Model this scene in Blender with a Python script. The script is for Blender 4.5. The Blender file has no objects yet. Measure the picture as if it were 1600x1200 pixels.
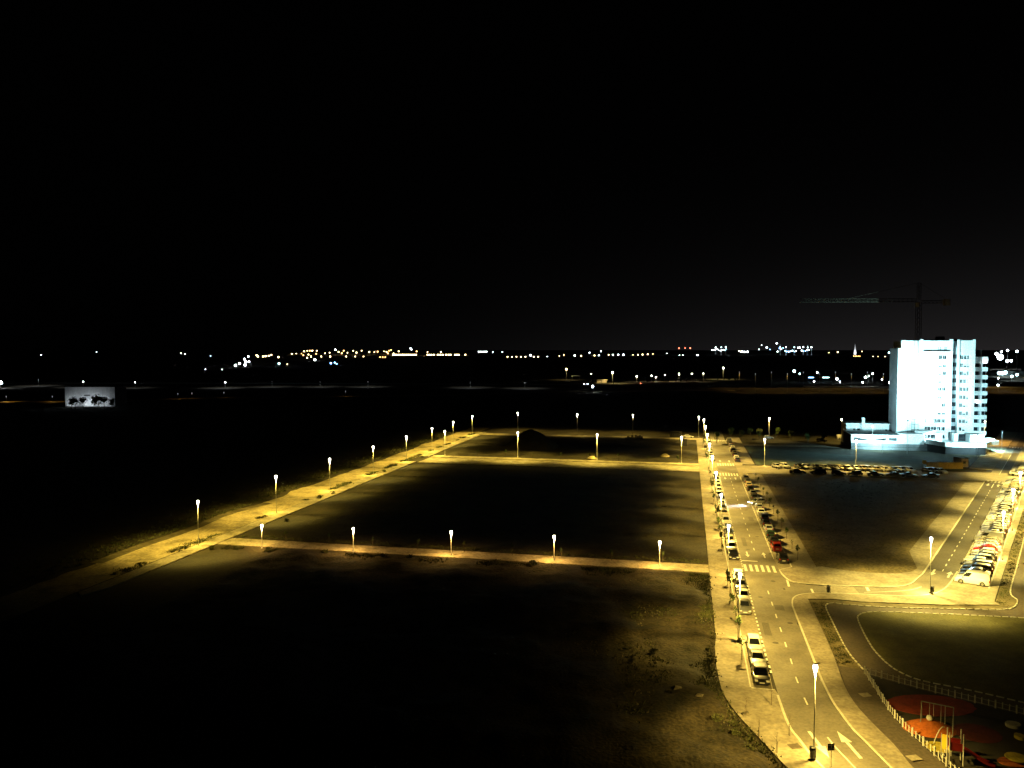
import bpy, math, random
from mathutils import Vector, Matrix
from mathutils.geometry import tessellate_polygon

random.seed(11)
R = math.radians
S = bpy.context.scene
COL = S.collection

# ------------------------------------------------------------------ camera
CAM_H, FPX, HORIZON = 37.0, 1246.0, 546.0            # metres, pixels of a 1600 px wide picture
PITCH = math.atan((600 - HORIZON) / FPX)
cam = bpy.data.cameras.new('camera')
cam.sensor_width = 36.0
cam.lens = 36.0 * FPX / 1600.0
cam.clip_start, cam.clip_end = 0.5, 60000
co = bpy.data.objects.new('camera', cam); COL.objects.link(co)
co.location = (0, 0, CAM_H); co.rotation_euler = (math.pi / 2 - PITCH, 0, 0)
S.camera = co

# ------------------------------------------------------------------ world: night sky with the glow of the city low on the right
w = bpy.data.worlds.new('World'); S.world = w; w.use_nodes = True
nt = w.node_tree; nt.nodes.clear()
def N(t, **k):
    n = nt.nodes.new(t)
    for a, b in k.items(): setattr(n, a, b)
    return n
out = N('ShaderNodeOutputWorld')
sky = N('ShaderNodeTexSky', sky_type='NISHITA', sun_disc=False)
sky.sun_elevation = R(-12); sky.sun_rotation = R(200)
bg = N('ShaderNodeBackground'); bg.inputs['Strength'].default_value = 0.05
nt.links.new(sky.outputs[0], bg.inputs['Color'])
tc = N('ShaderNodeTexCoord'); sep = N('ShaderNodeSeparateXYZ')
nt.links.new(tc.outputs['Generated'], sep.inputs[0])
def M_(op, a, b=None):
    n = N('ShaderNodeMath', operation=op)
    for i, v in enumerate((a, b)):
        if v is None: continue
        if isinstance(v, (int, float)): n.inputs[i].default_value = v
        else: nt.links.new(v, n.inputs[i])
    return n.outputs[0]
el = M_('MAXIMUM', sep.outputs['Z'], 0.0)
fall = M_('POWER', 2.718, M_('MULTIPLY', el, -15.0))
side = M_('MINIMUM', M_('POWER', M_('MAXIMUM', M_('ADD', M_('MULTIPLY', sep.outputs['X'], 0.95), 0.35), 0.0), 2.0), 1.0)
glow = M_('MULTIPLY', fall, side)
em = N('ShaderNodeBackground'); em.inputs['Color'].default_value = (1.0, 0.93, 0.95, 1)
nt.links.new(M_('ADD', M_('MULTIPLY', glow, 0.0215), 0.0002), em.inputs['Strength'])
add = N('ShaderNodeAddShader')
nt.links.new(bg.outputs[0], add.inputs[0]); nt.links.new(em.outputs[0], add.inputs[1])
nt.links.new(add.outputs[0], out.inputs['Surface'])

vs = S.view_settings
vs.view_transform = 'Standard'; vs.look = 'None'; vs.exposure = 0.0; vs.gamma = 1.0; vs.use_curve_mapping = False
S.cycles.use_light_tree = True
S.cycles.use_denoising = True
S.cycles.max_bounces = 4; S.cycles.diffuse_bounces = 2; S.cycles.glossy_bounces = 2
S.cycles.transparent_max_bounces = 6
S.cycles.sample_clamp_indirect = 3.0

# light levels (watts)
P_MAIN, P_SHORT, P_BACK, P_LEFT, P_SECOND = 31500.0, 3000.0, 24000.0, 25000.0, 46000.0
LEMON = (1.0, 0.70, 0.11); SODIUM = (1.0, 0.675, 0.13); ORANGE = (1.0, 0.56, 0.12); PALE = (1.0, 0.75, 0.17)
FLOOD = (0.48, 0.93, 1.0)

# ------------------------------------------------------------------ frames
def G(px, py, z=0.0):
    "where the line of sight through a point of the 1600x1200 photograph meets the level z"
    dx, dz = (px - 800) / FPX, -(py - 600) / FPX
    y = math.cos(PITCH) + dz * math.sin(PITCH); zz = -math.sin(PITCH) + dz * math.cos(PITCH)
    t = (z - CAM_H) / zz
    return Vector((dx * t, y * t, z))
def AT(px, py, Y):
    "the point at distance Y on that line of sight"
    dx, dz = (px - 800) / FPX, -(py - 600) / FPX
    y = math.cos(PITCH) + dz * math.sin(PITCH); zz = -math.sin(PITCH) + dz * math.cos(PITCH)
    t = Y / y
    return Vector((dx * t, Y, CAM_H + zz * t))
AZ = R(12.4); c_, s_ = math.cos(AZ), math.sin(AZ)
def UV(u, v, z=0.0): return Vector((u * c_ + v * s_, -u * s_ + v * c_, z))     # main street grid: u across, v along
AZ2 = R(35.1); c2, s2 = math.cos(AZ2), math.sin(AZ2)
def ST(s, t, z=0.0): return Vector((s * c2 + t * s2, -s * s2 + t * c2, z))      # second street: s across, t along

# ------------------------------------------------------------------ mesh collector
class MB:
    def __init__(s): s.v, s.f = [], []
    def add(s, vs, fs, M=None):
        o = len(s.v)
        for p in vs:
            p = Vector(p); s.v.append(tuple(M @ p if M else p))
        for f in fs: s.f.append(tuple(i + o for i in f))
        return s
    def box(s, x0, x1, y0, y1, z0, z1, M=None):
        return s.add([(x0,y0,z0),(x1,y0,z0),(x1,y1,z0),(x0,y1,z0),(x0,y0,z1),(x1,y0,z1),(x1,y1,z1),(x0,y1,z1)],
                     [(0,3,2,1),(4,5,6,7),(0,1,5,4),(1,2,6,5),(2,3,7,6),(3,0,4,7)], M)
    def tube(s, a, b, r0, r1=None, n=6, caps=True):
        a, b = Vector(a), Vector(b); r1 = r0 if r1 is None else r1
        d = (b - a).normalized(); q = d.to_track_quat('Z', 'Y').to_matrix()
        vs = []
        for p, r in ((a, r0), (b, r1)):
            for i in range(n):
                t = 2 * math.pi * i / n
                vs.append(p + q @ Vector((r * math.cos(t), r * math.sin(t), 0)))
        fs = [(i, (i + 1) % n, n + (i + 1) % n, n + i) for i in range(n)]
        if caps: fs += [tuple(range(n - 1, -1, -1)), tuple(range(n, 2 * n))]
        return s.add(vs, fs)
    def lathe(s, prof, n=12, c=(0, 0, 0)):
        vs, fs = [], []
        for r, z in prof:
            for i in range(n):
                t = 2 * math.pi * i / n
                vs.append((c[0] + r * math.cos(t), c[1] + r * math.sin(t), c[2] + z))
        for j in range(len(prof) - 1):
            for i in range(n):
                k = (i + 1) % n
                fs.append((j * n + i, j * n + k, (j + 1) * n + k, (j + 1) * n + i))
        fs += [tuple(range(n - 1, -1, -1)), tuple(range((len(prof) - 1) * n, len(prof) * n))]
        return s.add(vs, fs)
    def poly(s, pts, z0, z1=None):
        "flat polygon at z0, or a slab from z0 up to z1"
        pts = [Vector((p[0], p[1], 0)) for p in pts]
        area = sum(pts[i].x * pts[(i+1) % len(pts)].y - pts[(i+1) % len(pts)].x * pts[i].y for i in range(len(pts)))
        if area < 0: pts.reverse()
        tri = tessellate_polygon([pts]); n = len(pts); top = z0 if z1 is None else z1
        def up(t):
            a, b, c = (pts[i] for i in t)
            return t if (b - a).cross(c - a).z > 0 else (t[0], t[2], t[1])
        s.add([(p.x, p.y, top) for p in pts], [up(tuple(t)) for t in tri])
        if z1 is not None:
            s.add([(p.x, p.y, z0) for p in pts] + [(p.x, p.y, z1) for p in pts],
                  [(i, (i + 1) % n, n + (i + 1) % n, n + i) for i in range(n)])
        return s
    def strip(s, line, o0, o1, z0, z1=None):
        a, b = offset(line, o0), offset(line, o1)
        for i in range(len(line) - 1):
            q = [a[i], a[i + 1], b[i + 1], b[i]]
            if z1 is None: s.poly(q, z0)
            else: s.poly(q, z0, z1)
        return s
    def mesh(s, name, smooth=False):
        me = bpy.data.meshes.new(name); me.from_pydata(s.v, [], s.f); me.validate(); me.update()
        if smooth:
            for p in me.polygons: p.use_smooth = True
        return me
    def build(s, name, mat=None, parent=None, smooth=False, loc=None):
        o = bpy.data.objects.new(name, s.mesh(name, smooth)); COL.objects.link(o)
        if mat: o.data.materials.append(mat)
        if parent: o.parent = parent
        if loc is not None: o.location = loc
        return o
def offset(line, d):
    "polyline shifted to its right by d"
    out = []
    for i, p in enumerate(line):
        a = line[max(i - 1, 0)]; b = line[min(i + 1, len(line) - 1)]
        t = (Vector(b) - Vector(a)); t.z = 0; t.normalize()
        out.append(Vector((p[0] + t.y * d, p[1] - t.x * d, 0)))
    return out
def resample(line, step):
    pts = [Vector((p[0], p[1], 0)) for p in line]; res = [pts[0].copy()]; left = step
    for a, b in zip(pts, pts[1:]):
        L = (b - a).length; q = 0.0
        while L - q >= left:
            q += left; res.append(a.lerp(b, q / L)); left = step
        left -= (L - q)
    return res
def smooth_line(ctrl, n=6):
    P = [Vector((p[0], p[1], 0)) for p in ctrl]; P = [P[0] * 2 - P[1]] + P + [P[-1] * 2 - P[-2]]; res = []
    for i in range(1, len(P) - 2):
        for k in range(n):
            t = k / n; a, b, c, d = P[i-1:i+3]
            res.append(0.5 * ((2*b) + (c - a)*t + (2*a - 5*b + 4*c - d)*t*t + (3*b - a - 3*c + d)*t**3))
    res.append(P[-2]); return res

def tag(o, label=None, cat=None, group=None, kind=None):
    if label: o['label'] = label
    if cat: o['category'] = cat
    if group: o['group'] = group
    if kind: o['kind'] = kind
    return o
def empty(name, loc=(0, 0, 0), rz=0.0):
    o = bpy.data.objects.new(name, None); COL.objects.link(o); o.location = loc; o.rotation_euler = (0, 0, rz)
    o.empty_display_size = 0.2
    return o
def inst(name, me, parent=None, loc=(0, 0, 0), rz=0.0, sc=None):
    o = bpy.data.objects.new(name, me); COL.objects.link(o); o.location = loc; o.rotation_euler = (0, 0, rz)
    if parent: o.parent = parent
    if sc is not None: o.scale = sc if hasattr(sc, '__len__') else (sc, sc, sc)
    return o
_T = ('ten eleven twelve thirteen fourteen fifteen sixteen seventeen eighteen nineteen').split()
_O = 'first second third fourth fifth sixth seventh eighth ninth tenth eleventh twelfth thirteenth fourteenth fifteenth sixteenth seventeenth eighteenth nineteenth twentieth'.split()
def ordinal(i):
    if i < 20: return _O[i]
    tens = ['twenty', 'thirty', 'forty', 'fifty', 'sixty', 'seventy'][(i + 1) // 10 - 2]
    return tens + '-' + _O[(i + 1) % 10 - 1] if (i + 1) % 10 else {20: 'twentieth', 30: 'thirtieth', 40: 'fortieth', 50: 'fiftieth', 60: 'sixtieth', 70: 'seventieth', 80: 'eightieth'}[i + 1]

# ------------------------------------------------------------------ materials
def mat(name, c1, c2=None, scale=1.0, rough=0.85, bump=0.0, fine=None, metal=0.0, spec=0.3, coat=0.0, mid=(0.35, 0.65), var=(0.72, 1.18)):
    m = bpy.data.materials.new(name); m.use_nodes = True
    t = m.node_tree; b = t.nodes['Principled BSDF']
    b.inputs['Roughness'].default_value = rough; b.inputs['Metallic'].default_value = metal
    b.inputs['Specular IOR Level'].default_value = spec
    b.inputs['Coat Weight'].default_value = coat
    c1 = tuple(c1) + (1,)
    b.inputs['Base Color'].default_value = c1
    if c2 is None: return m
    c2 = tuple(c2) + (1,)
    g = t.nodes.new('ShaderNodeNewGeometry')
    n1 = t.nodes.new('ShaderNodeTexNoise'); n1.inputs['Scale'].default_value = scale; n1.inputs['Detail'].default_value = 7; n1.inputs['Roughness'].default_value = 0.62
    t.links.new(g.outputs['Position'], n1.inputs['Vector'])
    rp = t.nodes.new('ShaderNodeValToRGB'); rp.color_ramp.elements[0].position, rp.color_ramp.elements[1].position = mid
    rp.color_ramp.elements[0].color = c1; rp.color_ramp.elements[1].color = c2
    t.links.new(n1.outputs['Fac'], rp.inputs['Fac']); col = rp.outputs[0]
    n2 = t.nodes.new('ShaderNodeTexNoise'); n2.inputs['Scale'].default_value = fine or scale * 9; n2.inputs['Detail'].default_value = 4
    t.links.new(g.outputs['Position'], n2.inputs['Vector'])
    mr = t.nodes.new('ShaderNodeMapRange'); mr.inputs[1].default_value = 0.3; mr.inputs[2].default_value = 0.7; mr.inputs[3].default_value = var[0]; mr.inputs[4].default_value = var[1]
    t.links.new(n2.outputs['Fac'], mr.inputs[0])
    mx = t.nodes.new('ShaderNodeVectorMath'); mx.operation = 'SCALE'
    t.links.new(col, mx.inputs[0]); t.links.new(mr.outputs[0], mx.inputs['Scale'])
    t.links.new(mx.outputs[0], b.inputs['Base Color'])
    if bump:
        bp = t.nodes.new('ShaderNodeBump'); bp.inputs['Strength'].default_value = bump; bp.inputs['Distance'].default_value = 0.15
        t.links.new(n2.outputs['Fac'], bp.inputs['Height']); t.links.new(bp.outputs[0], b.inputs['Normal'])
    return m
def glow_mat(name, c, strength, sample=False):
    m = bpy.data.materials.new(name); m.use_nodes = True
    b = m.node_tree.nodes['Principled BSDF']
    b.inputs['Base Color'].default_value = (0.8, 0.8, 0.8, 1)
    b.inputs['Emission Color'].default_value = tuple(c) + (1,); b.inputs['Emission Strength'].default_value = strength
    if not sample:
        try: m.cycles.emission_sampling = 'NONE'
        except Exception: pass
    return m
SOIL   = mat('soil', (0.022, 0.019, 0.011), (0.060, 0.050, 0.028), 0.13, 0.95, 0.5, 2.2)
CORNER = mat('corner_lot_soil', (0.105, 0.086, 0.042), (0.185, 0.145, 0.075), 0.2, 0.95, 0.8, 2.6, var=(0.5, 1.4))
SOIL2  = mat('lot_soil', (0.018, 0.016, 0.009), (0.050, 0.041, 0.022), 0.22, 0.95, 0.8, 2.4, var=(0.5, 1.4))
RUBBLE = mat('rubble_soil', (0.011, 0.010, 0.0045), (0.056, 0.044, 0.024), 0.16, 0.95, 1.0, 2.6, var=(0.40, 1.45))
SAND   = mat('sandy_track', (0.13, 0.11, 0.055), (0.46, 0.38, 0.22), 0.22, 0.95, 0.7, 1.9, mid=(0.30, 0.55), var=(0.6, 1.25))
ASPH   = mat('asphalt', (0.152, 0.138, 0.118), (0.225, 0.208, 0.172), 0.3, 0.75, 0.15, 3.0, var=(0.82, 1.12))
ASPH2  = mat('dark_asphalt', (0.075, 0.068, 0.058), (0.11, 0.10, 0.085), 0.15, 0.75, 0.15, 3.0)
PATH   = mat('path_asphalt', (0.075, 0.062, 0.05), (0.11, 0.09, 0.07), 0.2, 0.85, 0.2, 3.0)
PAVE   = mat('pavement_concrete', (0.205, 0.18, 0.14), (0.335, 0.30, 0.235), 0.35, 0.85, 0.15, 2.5)
VERGE  = mat('verge_soil', (0.07, 0.06, 0.03), (0.17, 0.14, 0.08), 0.3, 0.95, 0.6, 1.5)
PAVE2  = mat('worn_pavement', (0.15, 0.13, 0.08), (0.40, 0.35, 0.25), 0.33, 0.9, 0.4, 2.3, mid=(0.30, 0.55), var=(0.65, 1.2))
BAY    = mat('bay_concrete', (0.24, 0.21, 0.16), (0.33, 0.295, 0.225), 0.35, 0.85, 0.1, 2.5)
KERB   = mat('kerb_stone', (0.52, 0.50, 0.44), (0.66, 0.64, 0.58), 1.5, 0.8)
PAINT  = mat('road_paint', (0.55, 0.54, 0.49), (0.80, 0.79, 0.74), 1.8, 0.6, mid=(0.3, 0.55))
GRASS  = mat('lawn_grass', (0.075, 0.070, 0.018), (0.125, 0.115, 0.034), 0.4, 0.95, 0.6, 4.0)
WEED   = mat('weed_leaf', (0.045, 0.055, 0.018), (0.10, 0.105, 0.04), 0.6, 0.9)
LEAF   = mat('tree_leaf', (0.03, 0.055, 0.016), (0.075, 0.11, 0.03), 1.2, 0.8)
BARK   = mat('bark', (0.07, 0.05, 0.035), (0.13, 0.10, 0.07), 6.0, 0.9)
GALV   = mat('galvanised_steel', (0.42, 0.42, 0.41), (0.55, 0.55, 0.53), 2.0, 0.6, metal=0.1)
DARKM  = mat('dark_metal', (0.03, 0.03, 0.032), (0.05, 0.05, 0.05), 3.0, 0.5)
PICKET = mat('fence_paint', (0.38, 0.38, 0.36), (0.50, 0.50, 0.47), 3.0, 0.6)
WHITEP = mat('white_post_paint', (0.62, 0.62, 0.60), (0.75, 0.75, 0.72), 3.0, 0.6)
WHITEW = mat('white_render', (0.66, 0.67, 0.68), (0.78, 0.79, 0.80), 0.3, 0.85)
GREYW  = mat('grey_concrete', (0.30, 0.31, 0.33), (0.40, 0.41, 0.43), 0.3, 0.9)
DARKW  = mat('dark_cladding', (0.012, 0.012, 0.014), (0.025, 0.025, 0.027), 0.4, 0.8)
GLASS  = mat('window_glass', (0.012, 0.014, 0.018), None, rough=0.08, spec=0.5)
WASHED   = mat('washed_out_white', (0.60, 0.62, 0.64), (0.70, 0.72, 0.74), 1.0, 0.7)  # overexposed glass painted as plain white
TYRE   = mat('tyre_rubber', (0.015, 0.015, 0.015), None, rough=0.8)
RIM    = mat('alloy_rim', (0.45, 0.45, 0.45), None, rough=0.35, metal=0.8)
LAMPG  = mat('headlamp_glass', (0.7, 0.7, 0.7), None, rough=0.1, spec=0.6)
TAILG  = mat('tail_lamp_plastic', (0.35, 0.01, 0.008), None, rough=0.15, spec=0.6)
PLATE  = mat('plate_white', (0.7, 0.7, 0.68), None, rough=0.5)
RED_R  = mat('red_rubber', (0.15, 0.022, 0.012), (0.24, 0.035, 0.018), 0.5, 0.9)
ORG_R  = mat('orange_rubber', (0.30, 0.075, 0.012), (0.42, 0.115, 0.02), 0.5, 0.9)
YEL_R  = mat('yellow_rubber', (0.36, 0.29, 0.035), (0.46, 0.38, 0.05), 0.5, 0.9)
DEEP_R = mat('deep_red_rubber', (0.05, 0.006, 0.004), (0.09, 0.012, 0.008), 0.5, 0.95)
DRK_R  = mat('dark_rubber', (0.02, 0.018, 0.012), (0.035, 0.03, 0.02), 0.8, 0.95)
REDP   = mat('red_plastic', (0.20, 0.015, 0.012), None, rough=0.35)
YELP   = mat('yellow_plastic', (0.85, 0.62, 0.05), None, rough=0.4)
HOARD  = mat('yellow_hoarding', (0.55, 0.36, 0.10), (0.68, 0.46, 0.14), 0.5, 0.8)
HOARD2 = mat('pale_hoarding', (0.48, 0.40, 0.28), (0.58, 0.48, 0.34), 0.5, 0.8)
CABIN  = mat('pinkish_cabin', (0.45, 0.33, 0.28), (0.52, 0.40, 0.34), 0.6, 0.7)
CRANE  = mat('crane_dimmed', (0.040, 0.033, 0.022), (0.055, 0.045, 0.028), 1.0, 0.8)  # yellow darkened to near black so the crane looks barely lit
BULB   = glow_mat('lamp_lens_glow', (1.0, 0.93, 0.72), 26.0)
BULB_O = glow_mat('lamp_lens_amber', (1.0, 0.88, 0.58), 24.0)
FLOODG = glow_mat('flood_glass', (0.85, 0.97, 1.0), 60.0)
FAR_W  = glow_mat('far_light_white', (0.85, 0.93, 1.0), 22.0)
FAR_Y  = glow_mat('far_light_warm', (1.0, 0.72, 0.34), 13.0)
FAR_O  = glow_mat('far_light_orange', (1.0, 0.50, 0.16), 8.0)
FAR_R  = glow_mat('far_light_red', (1.0, 0.16, 0.08), 9.0)
FAR_C  = glow_mat('far_light_cyan', (0.55, 0.95, 1.0), 14.0)
ADDED_D  = glow_mat('added_light_dim', (0.85, 0.93, 1.0), 0.4)  # lens of the lamps added to light barrier, track and bank
FAR_B  = glow_mat('far_light_blue', (0.25, 0.55, 1.0), 14.0)

# ------------------------------------------------------------------ ground and roads
def structure(name, mb, m, label=None):
    o = mb.build(name, m); o['kind'] = 'structure'
    if label: o['label'] = label
    return o
g = MB(); BIG = 45000
g.add([(-BIG, -300, -0.06), (BIG, -300, -0.06), (BIG, BIG, -0.06), (-BIG, BIG, -0.06)], [(0, 1, 2, 3)])
ground = structure('ground', g, SOIL)

from mathutils import noise as mnoise
# street edges drawn through the kerbs of the photograph
left_edge  = [UV(9.45, 372), UV(9.45, 97)] + smooth_line([G(1196, 1018), G(1207, 1055), G(1217, 1088), G(1234, 1134), G(1250, 1156), G(1268, 1180), G(1287, 1200), G(1312, 1226), G(1345, 1262)], 4)
right_edge = smooth_line([G(1237, 948), G(1256, 997), G(1273, 1040), G(1283, 1065), G(1298, 1095), G(1310, 1113), G(1330, 1140), G(1350, 1160), G(1385, 1196), G(1418, 1230), G(1450, 1262)], 4)
near_corner = smooth_line([G(1462, 927), G(1440, 931), G(1400, 931.5), G(1345, 929), G(1290, 927.5), G(1262, 928), G(1245, 931), G(1237.5, 937), G(1237, 948)], 4)
far_corner = smooth_line([G(1217, 892), G(1223, 900), G(1233, 908), G(1250, 912), G(1290, 915.5), G(1340, 917), G(1385, 918), G(1408, 917), G(1424, 913), G(1434, 905), ST(-19.2, 145)], 4)
S_R, S_L = -14.7, -19.2
second_corner = smooth_line([ST(S_R, 150), G(1494, 895), G(1484, 911), G(1474, 921), G(1462, 927)], 4)
road = MB()
loop = left_edge + list(reversed(right_edge)) + list(reversed(near_corner))[1:] + list(reversed(second_corner))[1:] \
     + [ST(S_R, 150), ST(S_R, 262), ST(S_R, 420), ST(S_L, 420), ST(S_L, 262)] + list(reversed(far_corner)) + [UV(15.3, 137), UV(15.3, 372)]
# (left edge runs away -> near; the loop then climbs back along the right-hand kerbs)
road.poly([(p[0], p[1]) for p in loop], 0.0)
road = structure('road', road, ASPH)
dk = MB().poly([ST(S_L + .02, 149), ST(S_R - .02, 149), ST(S_R - .02, 256.6), ST(S_L + .02, 256.6)], 0.003).poly([ST(-16.92, 274), ST(S_R - .02, 274), ST(S_R - .02, 420), ST(-16.92, 420)], 0.003)
structure('road', dk, ASPH2)
cr = MB().poly([UV(-86, 250.5), UV(9.4, 249.5), UV(9.4, 259.5), UV(-86, 260.5)], 0.004)
cross_b = structure('cross_street', cr, PAVE2)
cr = MB().poly([UV(15.3, 246.5), UV(92, 246.5), UV(100, 263.5), UV(15.3, 263.5)], 0.004)
cross_br = structure('cross_street', cr, BAY)
cr = MB().poly([UV(-92, 334), UV(9.4, 334), UV(9.4, 341), UV(-92, 341)], 0.004)
structure('cross_street', cr, PAVE2)
cr = MB().poly([UV(15.3, 318), UV(70, 318), UV(70, 324), UV(15.3, 324)], 0.004)
structure('cross_street', cr, PAVE2)

def slab(name, pts, m, z=0.12):
    return structure(name, MB().poly([(p[0], p[1]) for p in pts], -0.06, z), m)
# pavements
outer_l = [UV(3.9, 335), UV(3.9, 104)] + smooth_line([G(1117, 1012), G(1120, 1045), G(1128, 1080), G(1146, 1110), G(1168, 1135), G(1196, 1165), G(1225, 1196), G(1262, 1232), G(1300, 1265)], 4)
lower_left = [p for p in left_edge[2:] if (p.x * s_ + p.y * c_) < 89]
pav_l = slab('pavement', outer_l + list(reversed(lower_left)) + [UV(9.6, 89.3), UV(7.15, 89.3), UV(7.15, 335)], PAVE)
island = slab('pavement', [UV(17.6, 245), UV(17.6, 141), UV(15.3, 138.8)] + far_corner + [ST(S_L, 257.5), UV(90, 245)], PAVE)
pave_out = smooth_line([G(1262.5, 937), G(1287, 990), G(1303, 1027), G(1319, 1071), G(1337, 1102), G(1366, 1134), G(1397, 1165), G(1425, 1199), G(1462, 1236), G(1490, 1262)], 4)
park_pave = slab('pavement', list(reversed(right_edge)) + list(reversed(near_corner))[1:] + list(reversed(second_corner))[1:-1]
     + [ST(S_R, 142.2), ST(-9.8, 141.2), ST(-9.8, 420), ST(-8.5, 420), ST(-8.5, 135), G(1562, 946), G(1470, 946), G(1345, 941), G(1300, 937)] + pave_out, PAVE)
slab('pavement', [UV(17.6, 265), UV(21.4, 265), UV(21.4, 345), UV(17.6, 345)], PAVE)
slab('pavement', [ST(S_L, 284), ST(S_L, 420), ST(-25.5, 420), ST(-25.5, 284)], PAVE2)
slab('pavement', [UV(-90.2, 103), UV(-88.6, 101.5), UV(-87.3, 106), UV(-87.2, 122), UV(-87.2, 249), UV(-90.6, 249)], PAVE2, 0.1)
slab('pavement', [UV(-90.6, 262), UV(-87.2, 262), UV(-87.2, 345), UV(-90.6, 345)], PAVE2, 0.1)
slab('pavement', [UV(-87, 134.8), UV(3.85, 134.8), UV(3.85, 139.6), UV(-87, 139.6)], PAVE2, 0.05)
slab('pavement', [UV(-86, 246.6), UV(3.85, 245.8), UV(3.85, 249.2), UV(-86, 250.2)], PAVE2, 0.1)
slab('pavement', [UV(-86, 260.8), UV(3.85, 259.8), UV(3.85, 263.8), UV(-86, 264.8)], PAVE2, 0.1)
# parking bays at road level
structure('parking_bay', MB().poly([UV(7.15, 89.3), UV(9.45, 89.3), UV(9.45, 335), UV(7.15, 335)], 0.0), BAY)
structure('parking_bay', MB().poly([UV(15.3, 138.8), UV(17.6, 141), UV(17.6, 335), UV(15.3, 335)], 0.0), BAY)
structure('parking_bay', MB().poly([ST(S_R, 142.2), ST(-9.8, 141.2), ST(-9.8, 420), ST(S_R, 420)], 0.0), BAY)
# sandy track on the far left
tr = []
for k in range(200):
    v = 86 + k * 1.4
    tr.append((v, -99.6 - 1.5 * mnoise.fractal(Vector((v * .07, 0, 5)), 1.0, 2.0, 4) - random.random() * .4, -90.75 + random.random() * .1))
structure('dirt_track', MB().poly([UV(a, v) for v, a, b in tr] + [UV(b, v) for v, a, b in reversed(tr)], 0.01), SAND)
st2 = smooth_line([G(150, 880), G(215, 855), G(266, 838), G(310, 822), G(345, 806), G(380, 796), G(420, 786)], 4)
structure('dirt_track', MB().strip(st2, -1.2, 1.2, 0.012), VERGE)
# park: asphalt path, lawn, verges, playground floor
structure('path', MB().poly([G(1300, 937)] + pave_out[::2] + [G(1700, 1262), G(2300, 1180), ST(90, 300), ST(-8.4, 420), ST(-8.4, 135), G(1562, 947), G(1345, 942)], 0.02), PATH)
edge_out = smooth_line([ST(-6.9, 400), ST(-6.9, 300), ST(-6.9, 200), ST(-6.9, 160), ST(-6.9, 142), G(1590, 938), G(1583, 950), G(1560, 953), G(1500, 952), G(1400, 950), G(1330, 946), G(1300, 943), G(1290, 948), G(1303, 977), G(1319, 1009), G(1331, 1027), G(1350, 1048)], 4)
edge_in = smooth_line([G(1690, 971), G(1600, 966), G(1500, 961), G(1400, 957), G(1356, 957), G(1341, 962), G(1341, 970), G(1350, 990), G(1365, 1015), G(1385, 1036), G(1405, 1050), G(1440, 1064), G(1520, 1080), G(1640, 1108)], 4)
structure('verge', MB().poly([ST(-8.4, 400), ST(-8.4, 135), G(1562, 946.5), G(1470, 946.5), G(1345, 941.5), G(1300, 937.5), G(1263, 937.5), G(1287, 990), G(1303, 1027), G(1308, 1040)] + [p for p in reversed(edge_out)], 0.05), VERGE)
lawn = structure('lawn', MB().poly(edge_in + [G(1900, 1150), G(2600, 1050), G(2300, 985)], 0.035), GRASS)
fence_front = smooth_line([G(1351, 1053), G(1366, 1076), G(1387, 1109), G(1412, 1138), G(1444, 1167), G(1475, 1195), G(1500, 1217), G(1530, 1245)], 4)
fence_back = smooth_line([G(1351, 1053), G(1440, 1078), G(1520, 1098), G(1600, 1118), G(1660, 1133)], 4)
structure('playground_floor', MB().poly(list(reversed(fence_front)) + fence_back[1:] + [G(1700, 1262)], 0.03), DRK_R)
# vacant lots
lot_r = [UV(21.7, 244.4), UV(21.7, 142), G(1284, 886), G(1320, 892), G(1360, 896), G(1400, 897), G(1425, 894), G(1433, 889), ST(-23.6, 160), ST(-23.6, 252), UV(84, 244.4)]
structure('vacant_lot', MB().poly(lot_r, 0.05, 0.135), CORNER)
from mathutils import noise as mnoise
def bumpy(name, u0, u1, v0, v1, n, m, amp, material, edge=None, base=-0.03):
    mb = MB(); vs, fs = [], []
    for j in range(m + 1):
        for i in range(n + 1):
            u = u0 + (u1 - u0) * i / n; v = v0 + (v1 - v0) * j / m
            ue = u
            if edge: ue = u0 + (edge(v) - u0) * i / n
            p = UV(ue, v)
            h = mnoise.fractal(Vector((p.x * .09, p.y * .09, 3.1)), 1.0, 2.0, 5) * amp + mnoise.noise(Vector((p.x * .5, p.y * .5, 1))) * amp * .25
            k = min(1, min(i, n - i, j, m - j) / 4)
            vs.append((p.x, p.y, base + max(0, h + amp * .35) * k))
    for j in range(m):
        for i in range(n):
            a = j * (n + 1) + i; fs.append((a, a + 1, a + n + 2, a + n + 1))
    mb.add(vs, fs); o = mb.build(name, material, smooth=True); o['kind'] = 'structure'; return o
oe = sorted([((p.x * s_ + p.y * c_), (p.x * c_ - p.y * s_)) for p in outer_l])
def edge_u(v):
    for (a, ua), (b, ub) in zip(oe, oe[1:]):
        if a <= v <= b: return ua + (ub - ua) * (v - a) / max(b - a, 1e-6) + 0.02
    return oe[0][1] if v < oe[0][0] else oe[-1][1]
bumpy('vacant_lot', -75, 3.85, oe[0][0] + .2, 134.4, 130, 120, 0.75, RUBBLE, edge_u)
bumpy('vacant_lot', -86.8, 3.8, 140, 246, 90, 100, 0.25, SOIL2)
bumpy('vacant_lot', -86.8, 3.8, 265, 333, 90, 60, 0.5, SOIL2)

structure('vacant_lot', MB().poly([UV(21.9, 266), UV(84, 266), UV(80, 288), UV(48, 300), UV(21.9, 316)], 0.03), mat('teal_lit_soil', (0.045, 0.062, 0.045), (0.085, 0.11, 0.08), .2, .95, .6, 2.2))  # grey-green soil, with the floodlight's teal spill put into its colour
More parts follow.
